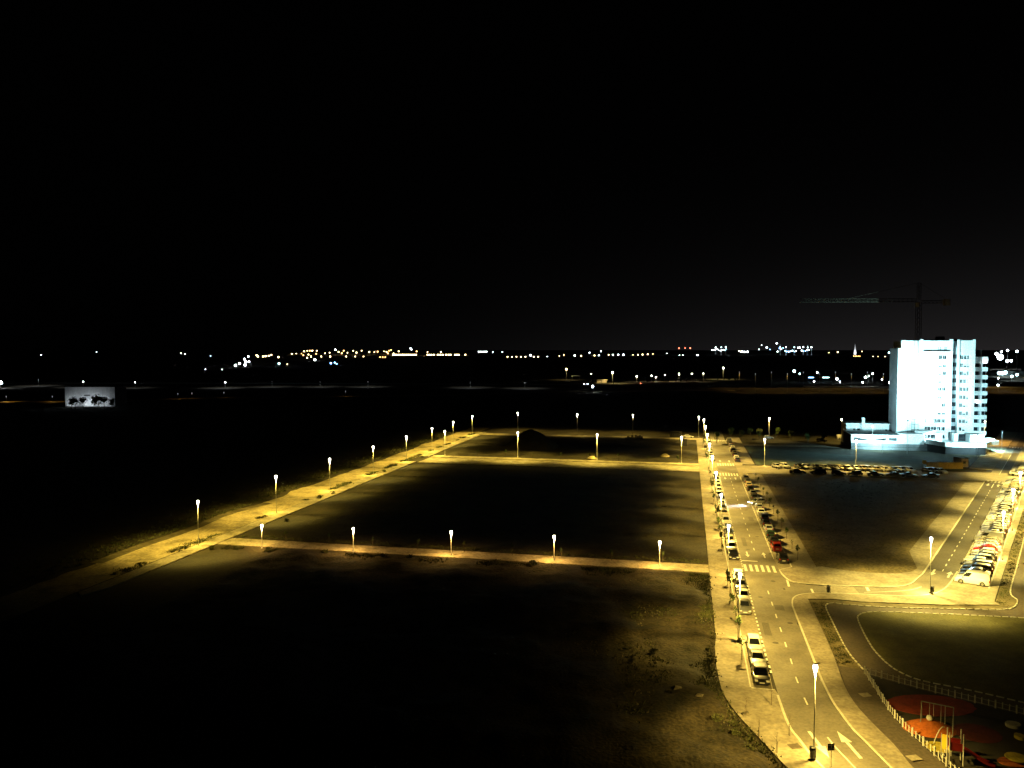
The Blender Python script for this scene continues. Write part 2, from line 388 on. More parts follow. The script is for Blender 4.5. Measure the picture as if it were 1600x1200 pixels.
# kerbs
def kerb(line, w=0.16, z=0.15, side=1, parent=None):
    return MB().strip(line, 0, w * side, -0.05, z).build('kerb', KERB, parent)
kerb([UV(7.15, 335), UV(7.15, 89.3)], .14, .14, 1, pav_l)
def kerb2(line, w, parent, z=0.14):
    mb = MB(); a = [Vector(p) for p in line]; b = offset(line, w)
    for i in range(len(a) - 1): mb.poly([a[i], a[i+1], b[i+1], b[i]], -0.05, z)
    return mb.build('kerb', KERB, parent)
kerb2(lower_left, 0.24, pav_l)
kerb2([UV(7.15, 89.2), UV(9.5, 89.2)], 0.2, pav_l)
kerb2(list(reversed(far_corner)), 0.2, island)
kerb2([UV(15.3, 138.8), UV(17.55, 141), UV(17.55, 244.8)], 0.16, island)
kerb2([ST(S_L, 145), ST(S_L, 257)], -0.24, island)
kerb2(right_edge, -0.24, park_pave)
kerb2(near_corner, -0.2, park_pave)
kerb2(second_corner[2:], -0.2, park_pave)
kerb2([ST(-9.8, 142), ST(-9.8, 420)], 0.2, park_pave)

# painted markings, all sheets 4 mm above the asphalt
def dash_run(name, line, d_len, gap, wd, z=0.006, parent=None, m=PAINT, limit=300):
    pts = resample(line, 0.25); step = max(1, round((d_len + gap) / .25)); ln = max(1, round(d_len / .25)); k = 0
    for i in range(0, len(pts) - ln, step):
        a, b = pts[i], pts[i + ln]; d = (b - a); L = d.length; d.normalize(); nrm = Vector((d.y, -d.x, 0))
        mid = (a + b) / 2
        mb = MB().add([(-L/2, -wd/2, 0), (L/2, -wd/2, 0), (L/2, wd/2, 0), (-L/2, wd/2, 0)], [(0, 1, 2, 3)])
        o = mb.build(name, m, parent); o.location = (mid.x, mid.y, z); o.rotation_euler = (0, 0, math.atan2(d.y, d.x))
        k += 1
        if k >= limit: break
def sheet(name, pts, z=0.006, parent=None, m=PAINT):
    return MB().poly([(p[0], p[1]) for p in pts], z).build(name, m, parent)
mid_line = [UV(12.35, 88)]
lower_centre = smooth_line([G(1239, 1046), G(1252, 1080), G(1270, 1118), G(1280, 1136)], 5)
dash_run('lane_dash', [UV(12.38, 126.5), UV(12.38, 97)] + lower_centre, 1.8, 3.6, 0.16, parent=road)
dash_run('lane_dash', [UV(12.38, 236), UV(12.38, 147)], 1.8, 3.6, 0.16, parent=road)
dash_run('bay_dot', [UV(9.5, 244), UV(9.5, 138)], 0.75, 0.75, 0.2, parent=road)
dash_run('bay_dot', [UV(9.55, 130), UV(9.6, 97)] + [G(1200, 1034), G(1207, 1058)], 0.75, 0.75, 0.22, parent=road)
dash_run('bay_dot', [UV(15.25, 240), UV(15.25, 142)], 4.0, 0.5, 0.12, parent=road)
dash_run('bay_dot', [ST(S_R + .05, 147), ST(S_R + .05, 190)], 0.6, 0.6, 0.22, parent=road)
dash_run('bay_dot', [ST(S_R + .05, 190), ST(S_R + .05, 262)], 4.0, 0.5, 0.14, parent=road)
dash_run('lane_dash', [ST(-16.9, 149), ST(-16.9, 246)], 1.5, 2.6, 0.15, parent=road)
sheet('solid_line', [ST(-17.0, 247), ST(-16.85, 247), ST(-16.85, 255), ST(-17.0, 255)], parent=road)
sheet('solid_line', [ST(-17.0, 275), ST(-16.85, 275), ST(-16.85, 330), ST(-17.0, 330)], parent=road)
def along(line, off, wd, z=0.006):
    return MB().strip(line, off - wd / 2, off + wd / 2, z)
solid = smooth_line([G(1293, 1152), G(1306, 1168), G(1322, 1185), G(1339, 1203), G(1360, 1226)], 4)
along(solid, 0, 0.14).build('solid_line', PAINT, road)
# stop line, crossings
def zebra(u0, u1, v0, v1, n, rd=road):
    for k in range(n):
        a = u0 + (u1 - u0) * k / n; b = a + (u1 - u0) / n * .5
        sheet('crossing_stripe', [UV(a, v0), UV(b, v0), UV(b, v1), UV(a, v1)], parent=rd)
zebra(9.7, 15.3, 137.2, 141.4, 6)
sheet('stop_line', [UV(9.6, 143.6), UV(12.3, 143.6), UV(12.3, 144.1), UV(9.6, 144.1)], parent=road)
zebra(9.7, 15.3, 240.5, 245.5, 7)
zebra(9.7, 15.3, 261.5, 266.5, 7)
zebra(9.7, 15.3, 331, 335.5, 8)
for k in range(5):
    a = S_L + .35 + k * .9
    sheet('crossing_stripe', [ST(a, 257), ST(a + .5, 257), ST(a + .5, 260.5), ST(a, 260.5)], parent=road)
for k in range(5):
    a = S_L + .35 + k * .9
    sheet('crossing_stripe', [ST(a, 352), ST(a + .5, 352), ST(a + .5, 356), ST(a, 356)], parent=road)
def arrow(p, d, L, wd, name='lane_arrow'):
    d = Vector((d.x, d.y, 0)).normalized(); n = Vector((d.y, -d.x, 0))
    hl = L * .42
    pts = [p - d*L/2 - n*wd*.16, p + d*(L/2 - hl) - n*wd*.16, p + d*(L/2 - hl) - n*wd*.5, p + d*L/2, p + d*(L/2 - hl) + n*wd*.5, p + d*(L/2 - hl) + n*wd*.16, p - d*L/2 + n*wd*.16]
    return sheet(name, pts, 0.007, road)
arrow((G(1312, 1147) + G(1341, 1180)) / 2, G(1312, 1147) - G(1341, 1180), 5.2, 1.0)
arrow((G(1268, 1148) + G(1291, 1178)) / 2, G(1291, 1178) - G(1268, 1148), 5.0, 1.0)
arrow(ST(-18.1, 147.5), ST(0, -1), 4.2, 1.0); arrow(ST(-15.7, 147.5), ST(0, 1), 4.2, 1.0)
arrow(UV(10.9, 148.5), UV(0, -1), 4.0, 0.8); arrow(UV(13.8, 148.5), UV(0, 1), 4.0, 0.8)
arrow(UV(10.9, 236), UV(0, -1), 4.0, 0.9); arrow(UV(13.8, 236), UV(0, 1), 4.0, 0.9)
arrow(UV(10.9, 272), UV(0, -1), 4.0, 0.9); arrow(UV(13.8, 272), UV(0, 1), 4.0, 0.9)
arrow(ST(-18.1, 252.5), ST(0, -1), 4.2, 1.1); arrow(ST(-15.7, 252.5), ST(0, 1), 4.2, 1.1)
# give-way bars and the raised table between the two streets
sheet('give_way_bar', [G(1228, 905), G(1231, 905), G(1234.5, 916.5), G(1231, 916.5)], parent=road)
sheet('give_way_bar', [G(1266, 920), G(1269, 920), G(1273, 927), G(1269, 927)], parent=road)
sheet('give_way_bar', [G(1352, 917.5), G(1356, 917.5), G(1360, 923.5), G(1355, 923.5)], parent=road)
MB().poly([G(1287, 915.8), G(1333, 917.2), G(1343, 928.6), G(1300, 928)], -0.03, 0.07).build('raised_crossing', PAVE, road)
along(smooth_line([G(1440, 917), G(1420, 922), G(1385, 924.5), G(1350, 925.5)], 4), 0, .12).build('solid_line', PAINT, road)
for k in range(24):
    sheet('lane_dash', [UV(-84 + k * 3.8, 255.2), UV(-82.6 + k * 3.8, 255.2), UV(-82.6 + k * 3.8, 255.45), UV(-84 + k * 3.8, 255.45)], 0.012, cross_b)
PATCH = mat('repair_patch', (0.115, 0.105, 0.09), (0.145, 0.132, 0.115), .6, .8)
IRON = mat('cast_iron', (0.05, 0.045, 0.04), (0.09, 0.08, 0.07), 3.0, .6)
mh = MB().lathe([(.38, 0), (.36, .004)], 18).mesh('manhole_cover'); mh.materials.append(IRON)
for (u, v) in [(11.2, 104), (13.9, 112), (11.0, 123), (13.7, 132), (11.3, 152), (13.8, 163), (11.1, 176), (13.6, 190), (11.2, 205), (13.8, 220)]:
    q = UV(u, v, .003); inst('manhole_cover', mh, road, q)
for (u, v, a, b) in [(10.6, 109, .9, 5.0), (13.2, 118.5, 1.3, 2.4), (11.0, 158, .8, 7.0), (13.9, 180, 1.0, 4.0), (10.8, 196, 1.4, 2.2)]:
    sheet('repair_patch', [UV(u - a/2, v - b/2), UV(u + a/2, v - b/2), UV(u + a/2, v + b/2), UV(u - a/2, v + b/2)], .0025, road, PATCH)
gr = MB().box(-.45, .45, -.16, .16, 0, .004).mesh('drain_grate'); gr.materials.append(IRON)
for v in (98, 112, 128, 150, 170, 195, 220): inst('drain_grate', gr, road, UV(14.95, v, .003), math.atan2(c_, s_))
# light edging stones along the path and round the lawn
def edging(line, step, host, z0, z1):
    pts = resample(line, step); me = None
    for a, b in zip(pts, pts[1:]):
        d = b - a
        if me is None:
            me = MB().box(-step * .36, step * .36, -.09, .09, z0, z1).mesh('edging_stone'); me.materials.append(KERB)
        o = inst('edging_stone', me, host, ((a.x + b.x) / 2, (a.y + b.y) / 2, 0), math.atan2(d.y, d.x))
edging(edge_in, 1.0, lawn, 0.0, 0.09)
path_o = [o for o in COL.objects if o.name == 'path'][0]
edging(smooth_line([ST(-6.9, 200), ST(-6.9, 160), ST(-6.9, 142), G(1590, 938), G(1583, 950), G(1560, 953), G(1500, 952), G(1400, 950), G(1330, 946), G(1300, 943), G(1290, 948), G(1303, 977), G(1319, 1009), G(1331, 1027), G(1350, 1048)], 4), 1.0, path_o, 0.0, 0.11)

# ------------------------------------------------------------------ street lamps
_lamp_meshes, _lamp_lights = {}, {}
def lamp_meshes(h, lens, small=False):
    key = (h, lens.name, small)
    if key in _lamp_meshes: return _lamp_meshes[key]
    k = (0.72 if small else 1.0) if h > 6 else 0.8  # far lamps get wider heads in place of bloom
    pole = MB().lathe([(0.085, 0), (0.085, 0.5), (0.07, 0.55), (0.055, h * .5), (0.04, h - .35)], 8).mesh('pole', True); pole.materials.append(GALV)
    base = MB().lathe([(0.2, 0.0), (0.2, 0.03), (0.13, 0.06), (0.12, 0.35), (0.09, 0.4)], 8).mesh('base'); base.materials.append(GALV)
    head = MB()
    head.lathe([(0.10 * k, 0.30), (0.20 * k, 0.31), (0.22 * k, 0.34), (0.14 * k, 0.4), (0.05 * k, 0.44)], 12)
    head.box(.1 * k, .75 * k, -.07, .07, .335, .385)
    head = head.mesh('lamp_cap'); head.materials.append(DARKM)
    le = MB().lathe([(0.04 * k, -1.3), (0.06 * k, -0.8), (0.12 * k, -0.45), (0.23 * k, -0.18), (0.29 * k, 0.05), (0.26 * k, 0.22), (0.12 * k, 0.34)], 12).mesh('lamp_lens_glow', True); le.materials.append(lens)  # long tail and wide bulb put the lamp's glare into the shape
    _lamp_meshes[key] = (pole, base, head, le)
    return _lamp_meshes[key]
def lamp_light(h, power, colour, size, wide=True):
    key = (h, power, colour, size)
    wide = h > 4.5
    if key in _lamp_lights: return _lamp_lights[key]
    l = bpy.data.lights.new('lamp_light', 'SPOT'); l.energy = power; l.color = colour; l.spot_size = R(170); l.spot_blend = .25; l.shadow_soft_size = 0.14
    # street luminaire: more light thrown sideways than straight down, cut off towards the horizon
    l.use_nodes = True; t = l.node_tree; emn = [n for n in t.nodes if n.type == 'EMISSION'][0]
    ge = t.nodes.new('ShaderNodeNewGeometry'); sp = t.nodes.new('ShaderNodeSeparateXYZ'); t.links.new(ge.outputs['Incoming'], sp.inputs[0])
    ab = t.nodes.new('ShaderNodeMath'); ab.operation = 'ABSOLUTE'; t.links.new(sp.outputs['Z'], ab.inputs[0])
    cv = t.nodes.new('ShaderNodeFloatCurve'); t.links.new(ab.outputs[0], cv.inputs['Value'])
    pts = [(0, 0), (.12, .008), (.25, .035), (.36, .085), (.46, .42), (.54, .80), (.62, .74), (.72, .56), (.85, .40), (.94, .42), (1.0, .95)]
    if not wide: pts = [(0, 0), (.12, .03), (.28, .26), (.45, .55), (.62, .66), (.75, .72), (.88, .85), (.95, .95), (1.0, 1.0)]
    c = cv.mapping.curves[0]
    c.points[0].location = pts[0]; c.points[1].location = pts[-1]
    for p in pts[1:-1]: c.points.new(*p)
    cv.mapping.update()
    t.links.new(cv.outputs[0], emn.inputs['Strength'])
    _lamp_lights[key] = l
    return l
def street_lamp(base, h, power, colour, label, group, arm=Vector((1, 0, 0)), lens=None, size=140, name='street_lamp', off=0.66):
    e = empty(name, (base[0], base[1], base[2])); tag(e, label, 'street lamp', group)
    pole, bs, head, le = lamp_meshes(h, lens or BULB, Vector(base).length < 165)
    inst('pole', pole, e); inst('base', bs, e)
    inst('lamp_lens_glow', le, e, (0, 0, h - .15)); inst('lamp_cap', head, e, (0, 0, h - .15), math.atan2(arm[1], arm[0]))
    if power:
        l = bpy.data.objects.new('lamp_light', lamp_light(h, power, colour, size)); COL.objects.link(l); l.parent = e
        a = Vector((arm[0], arm[1], 0)).normalized() * off
        l.location = (a.x, a.y, h - 0.55)
    return e
H1, H2 = 8.5, 4.3
RV, DV = UV(1, 0), UV(0, 1)
b0 = G(1274, 1043, H1)
street_lamp((b0.x, b0.y, .12), H1, P_MAIN, SODIUM, 'tall street lamp nearest the camera, on the pavement beside the painted arrows', 'street lamps along the main street', UV(1, .8))
for i in range(9):
    p = UV(6.75, 103.6 + 28.55 * i)
    street_lamp((p.x, p.y, .12), H1, P_MAIN, SODIUM, 'street lamp beside the left parked cars of the main street, %s beyond the nearest lamp' % ordinal(i), 'street lamps along the main street', RV)
for i, (x, y) in enumerate([(309, 783), (431, 744), (515, 717), (583, 698), (635, 682), (675, 669), (708, 659), (738, 650)]):
    p = G(x, y, H1)
    street_lamp((p.x, p.y, 0), H1, P_LEFT, LEMON, 'street lamp on the weedy verge of the sandy track, %s from the near end' % ordinal(i), 'street lamps along the sandy track', -RV)
for i, (x, y) in enumerate([(409, 821), (552, 826), (705, 831), (866, 838), (1031, 847)]):
    p = G(x, y, H2)
    street_lamp((p.x, p.y, .05), H2, P_SHORT, ORANGE, 'short lamp on the front unpaved walk across the lots, %s from the sandy track' % ordinal(i), 'short lamps along the front walk', -RV - DV, BULB_O, size=150)
for i, (x, y) in enumerate([(695, 674), (809, 676), (933, 679), (1065, 683)]):
    p = G(x, y, H1)
    street_lamp((p.x, p.y, .1), H1, P_BACK, LEMON, 'street lamp along the cross street behind the dark lot, %s from the sandy track' % ordinal(i), 'street lamps along the middle cross street', -DV)
for i, (x, y) in enumerate([(809, 645), (902, 647), (989, 648), (1092, 651)]):
    p = G(x, y, H1)
    street_lamp((p.x, p.y, 0), H1, P_BACK * .45, SODIUM, 'small street lamp of the farthest cross street, %s from the sandy track' % ordinal(i), 'street lamps along the farthest cross street', DV)
for (x, y, pw, lab) in [(1195, 686, P_BACK, 'street lamp at the corner of the lot with two white cars beside it'),
                        (1338, 688, P_BACK, 'street lamp standing in front of the low annex of the white tower'),
                        (1202, 653, P_BACK * .4, 'far street lamp alone above a parked car behind the blue-lit lot'),
                        (1315, 655, P_BACK * .4, 'far street lamp just left of the low annex of the white tower'),
                        (1539, 658, P_BACK, 'street lamp behind the right-hand wing of the white tower')]:
    p = G(x, y, H1)
    street_lamp((p.x, p.y, 0), H1, pw, ORANGE if x == 1539 else SODIUM, lab, None, -DV)
p = G(1455, 842, H1)
street_lamp((p.x, p.y, .12), H1, P_MAIN * 1.7, PALE, 'tall street lamp on the corner pavement left of the parked white van', None, ST(-1, .6))
for t, lab in ((162.5, 'street lamp rising from the row of cars on the right, behind the white van'), (217.4, 'street lamp rising from the far part of the right car row'), (190, 'street lamp rising from the middle of the right car row'), (244.5, 'street lamp at the far end of the right car row'),
               (272, 'street lamp by the right street crossing beyond the car row'), (327, 'farthest street lamp of the right street')):
    p = ST(-9.2, t)
    street_lamp((p.x, p.y, .12), H1, P_SECOND, PALE, lab, 'street lamps along the right street', ST(-1, 0))

# ------------------------------------------------------------------ cars
def lerp_tab(tab, x):
    if x <= tab[0][0]: return tab[0][1]
    for (a, va), (b, vb) in zip(tab, tab[1:]):
        if x <= b: return va + (vb - va) * (x - a) / (b - a)
    return tab[-1][1]
CAR = {  # length, width, height, belt profile (x, z), cabin: front base, front top, rear top, rear base, axles
 'hatchback': (4.05, 1.74, 1.48, [(-2.02, .80), (-1.9, .95), (.55, .93), (1.3, .84), (1.9, .68), (2.02, .52)], (.95, .15, -1.5, -1.9), (1.25, -1.25)),
 'saloon':    (4.55, 1.78, 1.44, [(-2.27, .80), (-2.15, .98), (-1.35, 1.0), (.6, .94), (1.5, .84), (2.15, .68), (2.27, .52)], (.95, .2, -1.0, -1.6), (1.35, -1.3)),
 'estate car':(4.5, 1.80, 1.56, [(-2.25, .84), (-2.12, 1.02), (.6, 1.0), (1.45, .92), (2.1, .76), (2.25, .58)], (1.05, .35, -1.85, -2.12), (1.35, -1.33)),
 'van':       (4.85, 1.92, 1.98, [(-2.42, 1.0), (-2.4, 1.12), (1.0, 1.12), (1.6, 1.02), (2.25, .82), (2.42, .6)], (1.55, .75, -2.36, -2.41), (1.5, -1.45)),
}
def make_car(kind):
    L, W, Ht, belt, (fb, ft, rt, rb), axles = CAR[kind]
    hw = W / 2; parts = {}
    xs = set([-L/2, -L/2 + .06, L/2 - .06, L/2])
    for a in axles: xs |= {a - .40, a - .36, a - .22, a, a + .22, a + .36, a + .40}
    for k in range(13): xs.add(-L/2 + L * k / 12)
    xs = sorted(xs); rings = []
    for x in xs:
        zt = lerp_tab(belt, x); zb = 0.20
        for a in axles:
            d = abs(x - a)
            if d < .385: zb = 0.33 + math.sqrt(max(0, .37 ** 2 - d * d))
        e = 1 - max(0, abs(x) - (L/2 - .55)) / .55 * .16
        e -= max(0, abs(x) - (L/2 - .1)) / .1 * .06
        ww = hw * e; zb = min(zb, zt - .12)
        rings.append([(x, -ww * .95, zb), (x, -ww, zb + (zt - zb) * .35), (x, -ww * .985, zb + (zt - zb) * .75), (x, -ww * .92, zt - .015), (x, -ww * .5, zt + .02), (x, 0, zt + .03),
                      (x, ww * .5, zt + .02), (x, ww * .92, zt - .015), (x, ww * .985, zb + (zt - zb) * .75), (x, ww, zb + (zt - zb) * .35), (x, ww * .95, zb)])
    mb = MB(); n = 11; vs = [p for r in rings for p in r]; fs = []
    for j in range(len(rings) - 1):
        for i in range(n):
            k = (i + 1) % n; fs.append((j*n + i, j*n + k, (j+1)*n + k, (j+1)*n + i))
    fs += [tuple(range(n)), tuple(reversed(range((len(rings)-1)*n, len(rings)*n)))]
    mb.add(vs, fs)
    # cabin shell
    zb0 = lerp_tab(belt, fb) - .03; zb1 = lerp_tab(belt, rb) - .03
    bw, tw = hw * .91, hw * (.74 if kind != 'van' else .84)
    tab = [(fb, bw * .96, zb0), (fb - .3, bw, lerp_tab(belt, fb - .3) - .03), (rb + .3, bw, lerp_tab(belt, rb + .3) - .03), (rb, bw * .95, zb1)]
    top = [(ft, tw * .93, Ht - .05), (ft - .35, tw, Ht), (rt + .35, tw, Ht - .01), (rt, tw * .93, Ht - .05)]
    vs = [(x, -y, z) for x, y, z in tab] + [(x, y, z) for x, y, z in tab] + [(x, -y, z) for x, y, z in top] + [(x, y, z) for x, y, z in top]
    fs = []
    for i in range(3):
        fs += [(i, i + 1, 8 + i + 1, 8 + i), (4 + i + 1, 4 + i, 12 + i, 12 + i + 1), (8 + i, 8 + i + 1, 12 + i + 1, 12 + i)]
    fs += [(4, 0, 8, 12), (3, 7, 15, 11)]
    mb.add(vs, fs)
    parts['body'] = mb
    # glass, a few millimetres proud of the shell
    def quad(a, b, c, d, i0, i1, j0, j1, push):
        a, b, c, d = map(Vector, (a, b, c, d))
        def P(s, t): return (a.lerp(b, s)).lerp(d.lerp(c, s), t)
        nrm = (b - a).cross(d - a).normalized() * push
        return [P(i0, j0) + nrm, P(i1, j0) + nrm, P(i1, j1) + nrm, P(i0, j1) + nrm]
    V = [Vector(v) for v in vs]
    parts['windscreen'] = MB().add(quad(V[0], V[4], V[12], V[8], .07, .93, .10, .95, .012), [(0, 1, 2, 3)])
    if kind != 'van':
        parts['rear_window'] = MB().add(quad(V[7], V[3], V[11], V[15], .1, .9, .22 if kind != 'saloon' else .1, .92, .012), [(0, 1, 2, 3)])
    sides = []
    for sgn in (0, 1):
        o = 4 if sgn else 0; q = 12 if sgn else 8
        segs = [(0, 1, .25, 1), (1, 2, .03, .46), (1, 2, .50, .97)] + ([(2, 3, 0.05, .7)] if kind in ('hatchback', 'estate car') else [])
        if kind == 'van': segs = [(0, 1, .25, 1), (1, 2, .0, .22)]
        for (i, k, s0, s1) in segs:
            a, b, c, d = V[o+i], V[o+k], V[q+k], V[q+i]
            if sgn: a, b, c, d = b, a, d, c; s0, s1 = 1 - s1, 1 - s0
            # outward
            nrm = (b - a).cross(d - a)
            mbq = MB().add(quad(a, b, c, d, s0, s1, .16, .86, .012 if (nrm.y > 0) == bool(sgn) else -.012), [(0, 1, 2, 3)])
            sides.append(mbq)
    parts['side_window'] = sides
    zf = .62 if kind != 'van' else .74
    fx = L / 2
    parts['headlight'] = [MB().box(fx - .22, fx - .02, s * hw * .70 - .17, s * hw * .70 + .17, zf - .09, zf + .06) for s in (-1, 1)]
    parts['tail_light'] = [MB().box(-fx - .015, -fx + .12, s * hw * .76 - .10, s * hw * .76 + .10, .72, .95) for s in (-1, 1)]
    parts['number_plate'] = [MB().box(fx - .02, fx + .015, -.26, .26, .38, .49), MB().box(-fx - .015, -fx + .02, -.26, .26, .55, .66)]
    parts['mirror'] = [MB().box(fb - .38, fb - .22, s * (hw * .93) - .0 + (0 if s > 0 else -.16), s * (hw * .93) + (.16 if s > 0 else 0), .98, 1.10) for s in (-1, 1)]
    wh = MB()
    prof = [(.22, -.1), (.31, -.1), (.33, -.06), (.33, .06), (.31, .1), (.22, .1)]
    n = 14; vs = []; fs = []
    for r, yy in prof:
        for i in range(n):
            t = 2 * math.pi * i / n; vs.append((r * math.cos(t), yy, r * math.sin(t)))
    for j in range(len(prof) - 1):
        for i in range(n):
            k = (i + 1) % n; fs.append((j*n+i, j*n+k, (j+1)*n+k, (j+1)*n+i))
    wh.add(vs, fs); parts['tyre'] = wh
    rim = MB(); rim.add([(.225 * math.cos(2*math.pi*i/n), yy, .225 * math.sin(2*math.pi*i/n)) for yy in (-.085, .085) for i in range(n)],
                        [tuple(range(n)), tuple(range(2*n - 1, n - 1, -1))])
    parts['rim'] = rim
    res = {}
    for k, val in parts.items():
        m = {'windscreen': GLASS, 'rear_window': GLASS, 'side_window': GLASS, 'headlight': LAMPG, 'tail_light': TAILG, 'number_plate': PLATE, 'mirror': DARKM, 'tyre': TYRE, 'rim': RIM}.get(k)
        def mk(b):
            me = b.mesh(k)
            if m: me.materials.append(m)
            return me
        res[k] = [mk(b) for b in val] if isinstance(val, list) else mk(val)
    for p in res['body'].polygons: p.use_smooth = False
    return res
CARS = {k: make_car(k) for k in CAR}
COLS = {'white': (.72, .72, .70), 'silver': (.42, .43, .44), 'grey': (.17, .175, .18), 'black': (.012, .012, .014), 'dark blue': (.015, .025, .075), 'red': (.38, .018, .012), 'beige': (.42, .36, .26), 'dark green': (.012, .035, .02)}
PAINTS = {k: mat(k.replace(' ', '_') + '_car_paint', c, None, rough=.38, spec=.5, coat=.6, metal=.35 if k in ('silver', 'grey') else 0.0) for k, c in COLS.items()}
_bodies = {}
def body_mesh(kind, col):
    if (kind, col) not in _bodies:
        me = CARS[kind]['body'].copy(); me.materials.append(PAINTS[col])
        for p in me.polygons: p.use_smooth = True
        me.set_sharp_from_angle(angle=R(32)) if hasattr(me, 'set_sharp_from_angle') else None
        _bodies[(kind, col)] = me
    return _bodies[(kind, col)]
def car(pos, heading, kind, col, label, group, detail=2, z=0.0):
    e = empty('parked_car' if kind != 'van' else 'parked_van', (pos[0], pos[1], z), heading)
    tag(e, label, 'van' if kind == 'van' else 'car', group)
    m = CARS[kind]
    inst('body', body_mesh(kind, col), e); inst('windscreen', m['windscreen'], e)
    if 'rear_window' in m: inst('rear_window', m['rear_window'], e)
    for q in m['side_window']: inst('side_window', q, e)
    W = CAR[kind][1]
    for a in CAR[kind][5]:
        for sg in (-1, 1):
            wv = inst('wheel', m['tyre'], e, (a, sg * (W / 2 - .10), .33))
            if detail > 1: inst('rim', m['rim'], wv)
    for q in m['headlight']: inst('headlight', q, e)
    for q in m['tail_light']: inst('tail_light', q, e)
    if detail > 1:
        for q in m['number_plate']: inst('number_plate', q, e)
        for q in m['mirror']: inst('mirror', q, e)
    return e
ALONG = math.atan2(c_, s_)      # facing away from the camera along the main street
rc = random.Random(5)
kinds = ['hatchback', 'hatchback', 'saloon', 'estate car', 'hatchback']
colw = ['white', 'white', 'silver', 'silver', 'grey', 'black', 'dark blue', 'beige', 'black', 'grey']
# left bay of the main street, from the camera end
left_cars = [(91.9, 'black', 'hatchback'), (96.6, 'grey', 'saloon'), (101.2, 'white', 'hatchback'), (116.2, 'grey', 'saloon'), (121.2, 'white', 'saloon'), (126.6, 'black', 'estate car'),
             (131.5, 'white', 'hatchback'), (145.4, 'black', 'hatchback'), (151.0, 'silver', 'estate car'), (156.4, 'beige', 'hatchback'), (162.5, 'black', 'saloon'), (168.0, 'silver', 'hatchback'),
             (174.3, 'white', 'hatchback'), (188.0, 'black', 'hatchback'), (193.5, 'white', 'saloon'), (199.0, 'grey', 'estate car'), (205.0, 'silver', 'hatchback'), (211.0, 'white', 'hatchback'), (217.0, 'beige', 'hatchback'),
             (223.0, 'white', 'saloon'), (229.0, 'white', 'hatchback'), (235.0, 'silver', 'hatchback'), (273, 'white', 'saloon'), (279, 'white', 'hatchback'), (285, 'silver', 'hatchback'), (295, 'white', 'hatchback'), (301, 'white', 'saloon'), (307, 'grey', 'hatchback'), (313, 'silver', 'hatchback'), (320, 'white', 'saloon')]
for i, (v, col, kd) in enumerate(left_cars):
    p = UV(8.3 + rc.uniform(-.1, .1), v)
    lab = '%s %s, %s car from the camera in the main street left bay' % (col, kd, ordinal(i))
    car(p, ALONG + math.pi + rc.uniform(-.02, .02), kd, col, lab, 'cars in the left bay of the main street', 2 if v < 200 else 1)
# right bay
right_cars = [(144.9, 'black', 'hatchback'), (153.2, 'red', 'hatchback'), (158.2, 'black', 'saloon'), (163.3, 'dark green', 'hatchback'), (168.6, 'silver', 'hatchback'), (173.8, 'black', 'saloon'), (179.5, 'dark blue', 'hatchback'), (185.4, 'white', 'saloon'),
              (191.4, 'silver', 'hatchback'), (203.5, 'grey', 'hatchback'), (209.5, 'silver', 'saloon'), (216, 'black', 'hatchback'), (222, 'beige', 'estate car'), (228, 'grey', 'hatchback'), (234, 'silver', 'hatchback'),
              (272, 'dark blue', 'hatchback'), (278, 'white', 'hatchback'), (284, 'black', 'saloon'), (290.5, 'beige', 'hatchback'), (297, 'black', 'estate car'), (304, 'white', 'hatchback'), (311, 'grey', 'hatchback'), (319, 'beige', 'estate car'), (327, 'silver', 'van')]
for i, (v, col, kd) in enumerate(right_cars):
    p = UV(16.45 + rc.uniform(-.1, .15), v)
    lab = '%s %s, %s vehicle from the camera in the main street right bay' % (col, kd, ordinal(i))
    if i == 0: lab = 'small black hatchback standing alone at the near end of the right bay'
    if i == 1: lab = 'red hatchback at the near end of the right-hand line of cars'
    car(p, ALONG + rc.uniform(-.03, .03), kd, col, lab, 'cars in the right bay of the main street', 2 if v < 200 else 1)
# a car swinging out of the right bay with its headlights on
pc = UV(16.6, 197.4)
hd = math.atan2(-RV.y, -RV.x) + .05
ce = car(pc, hd + .5, 'hatchback', 'silver', 'silver hatchback nosing out of the right bay with its headlights on', 'cars in the right bay of the main street')
for k in (-1, 1):
    l = bpy.data.lights.new('headlight_beam', 'SPOT'); l.energy = 8500; l.color = (.92, .9, 1.0); l.spot_size = R(48); l.spot_blend = .9; l.shadow_soft_size = .08
    o = bpy.data.objects.new('headlight_beam', l); COL.objects.link(o); o.parent = ce; MB().box(2.005, 2.03, k * .6 - .1, k * .6 + .1, .56, .68).build('headlight_bulb', FLOODG, ce); o.location = (2.12, k * .6, .62); o.rotation_euler = (0, R(-84), 0)
# the right-hand row, noses to the street
HEAD2 = math.atan2(-ST(1, 0).y, -ST(1, 0).x)
rv = car(ST(-12.1, 143.9), HEAD2 - .02, 'van', 'white', 'white panel van at the near end of the right-hand row of cars', 'vehicles in the right-hand row')
mk = MB()
for k in range(11):
    if k in (3, 8): continue
    mk.box(-1.55 + k * .2, -1.55 + k * .2 + .13, -.9, -.89, 1.42, 1.42 + (.12 if k % 3 else .17))
o = mk.build('side_lettering', mat('faded_lettering', (.45, .45, .43), None), rv); o['label'] = 'faded grey lettering, too small to read'
t = 146.6; i = 1
seq2 = [('grey', 'hatchback'), ('dark blue', 'saloon'), ('black', 'estate car'), ('silver', 'estate car'), ('white', 'saloon'), ('white', 'hatchback'), ('silver', 'hatchback'), ('white', 'hatchback'), ('red', 'hatchback'), ('white', 'saloon'), ('silver', 'hatchback'), ('beige', 'hatchback'), ('white', 'van')]
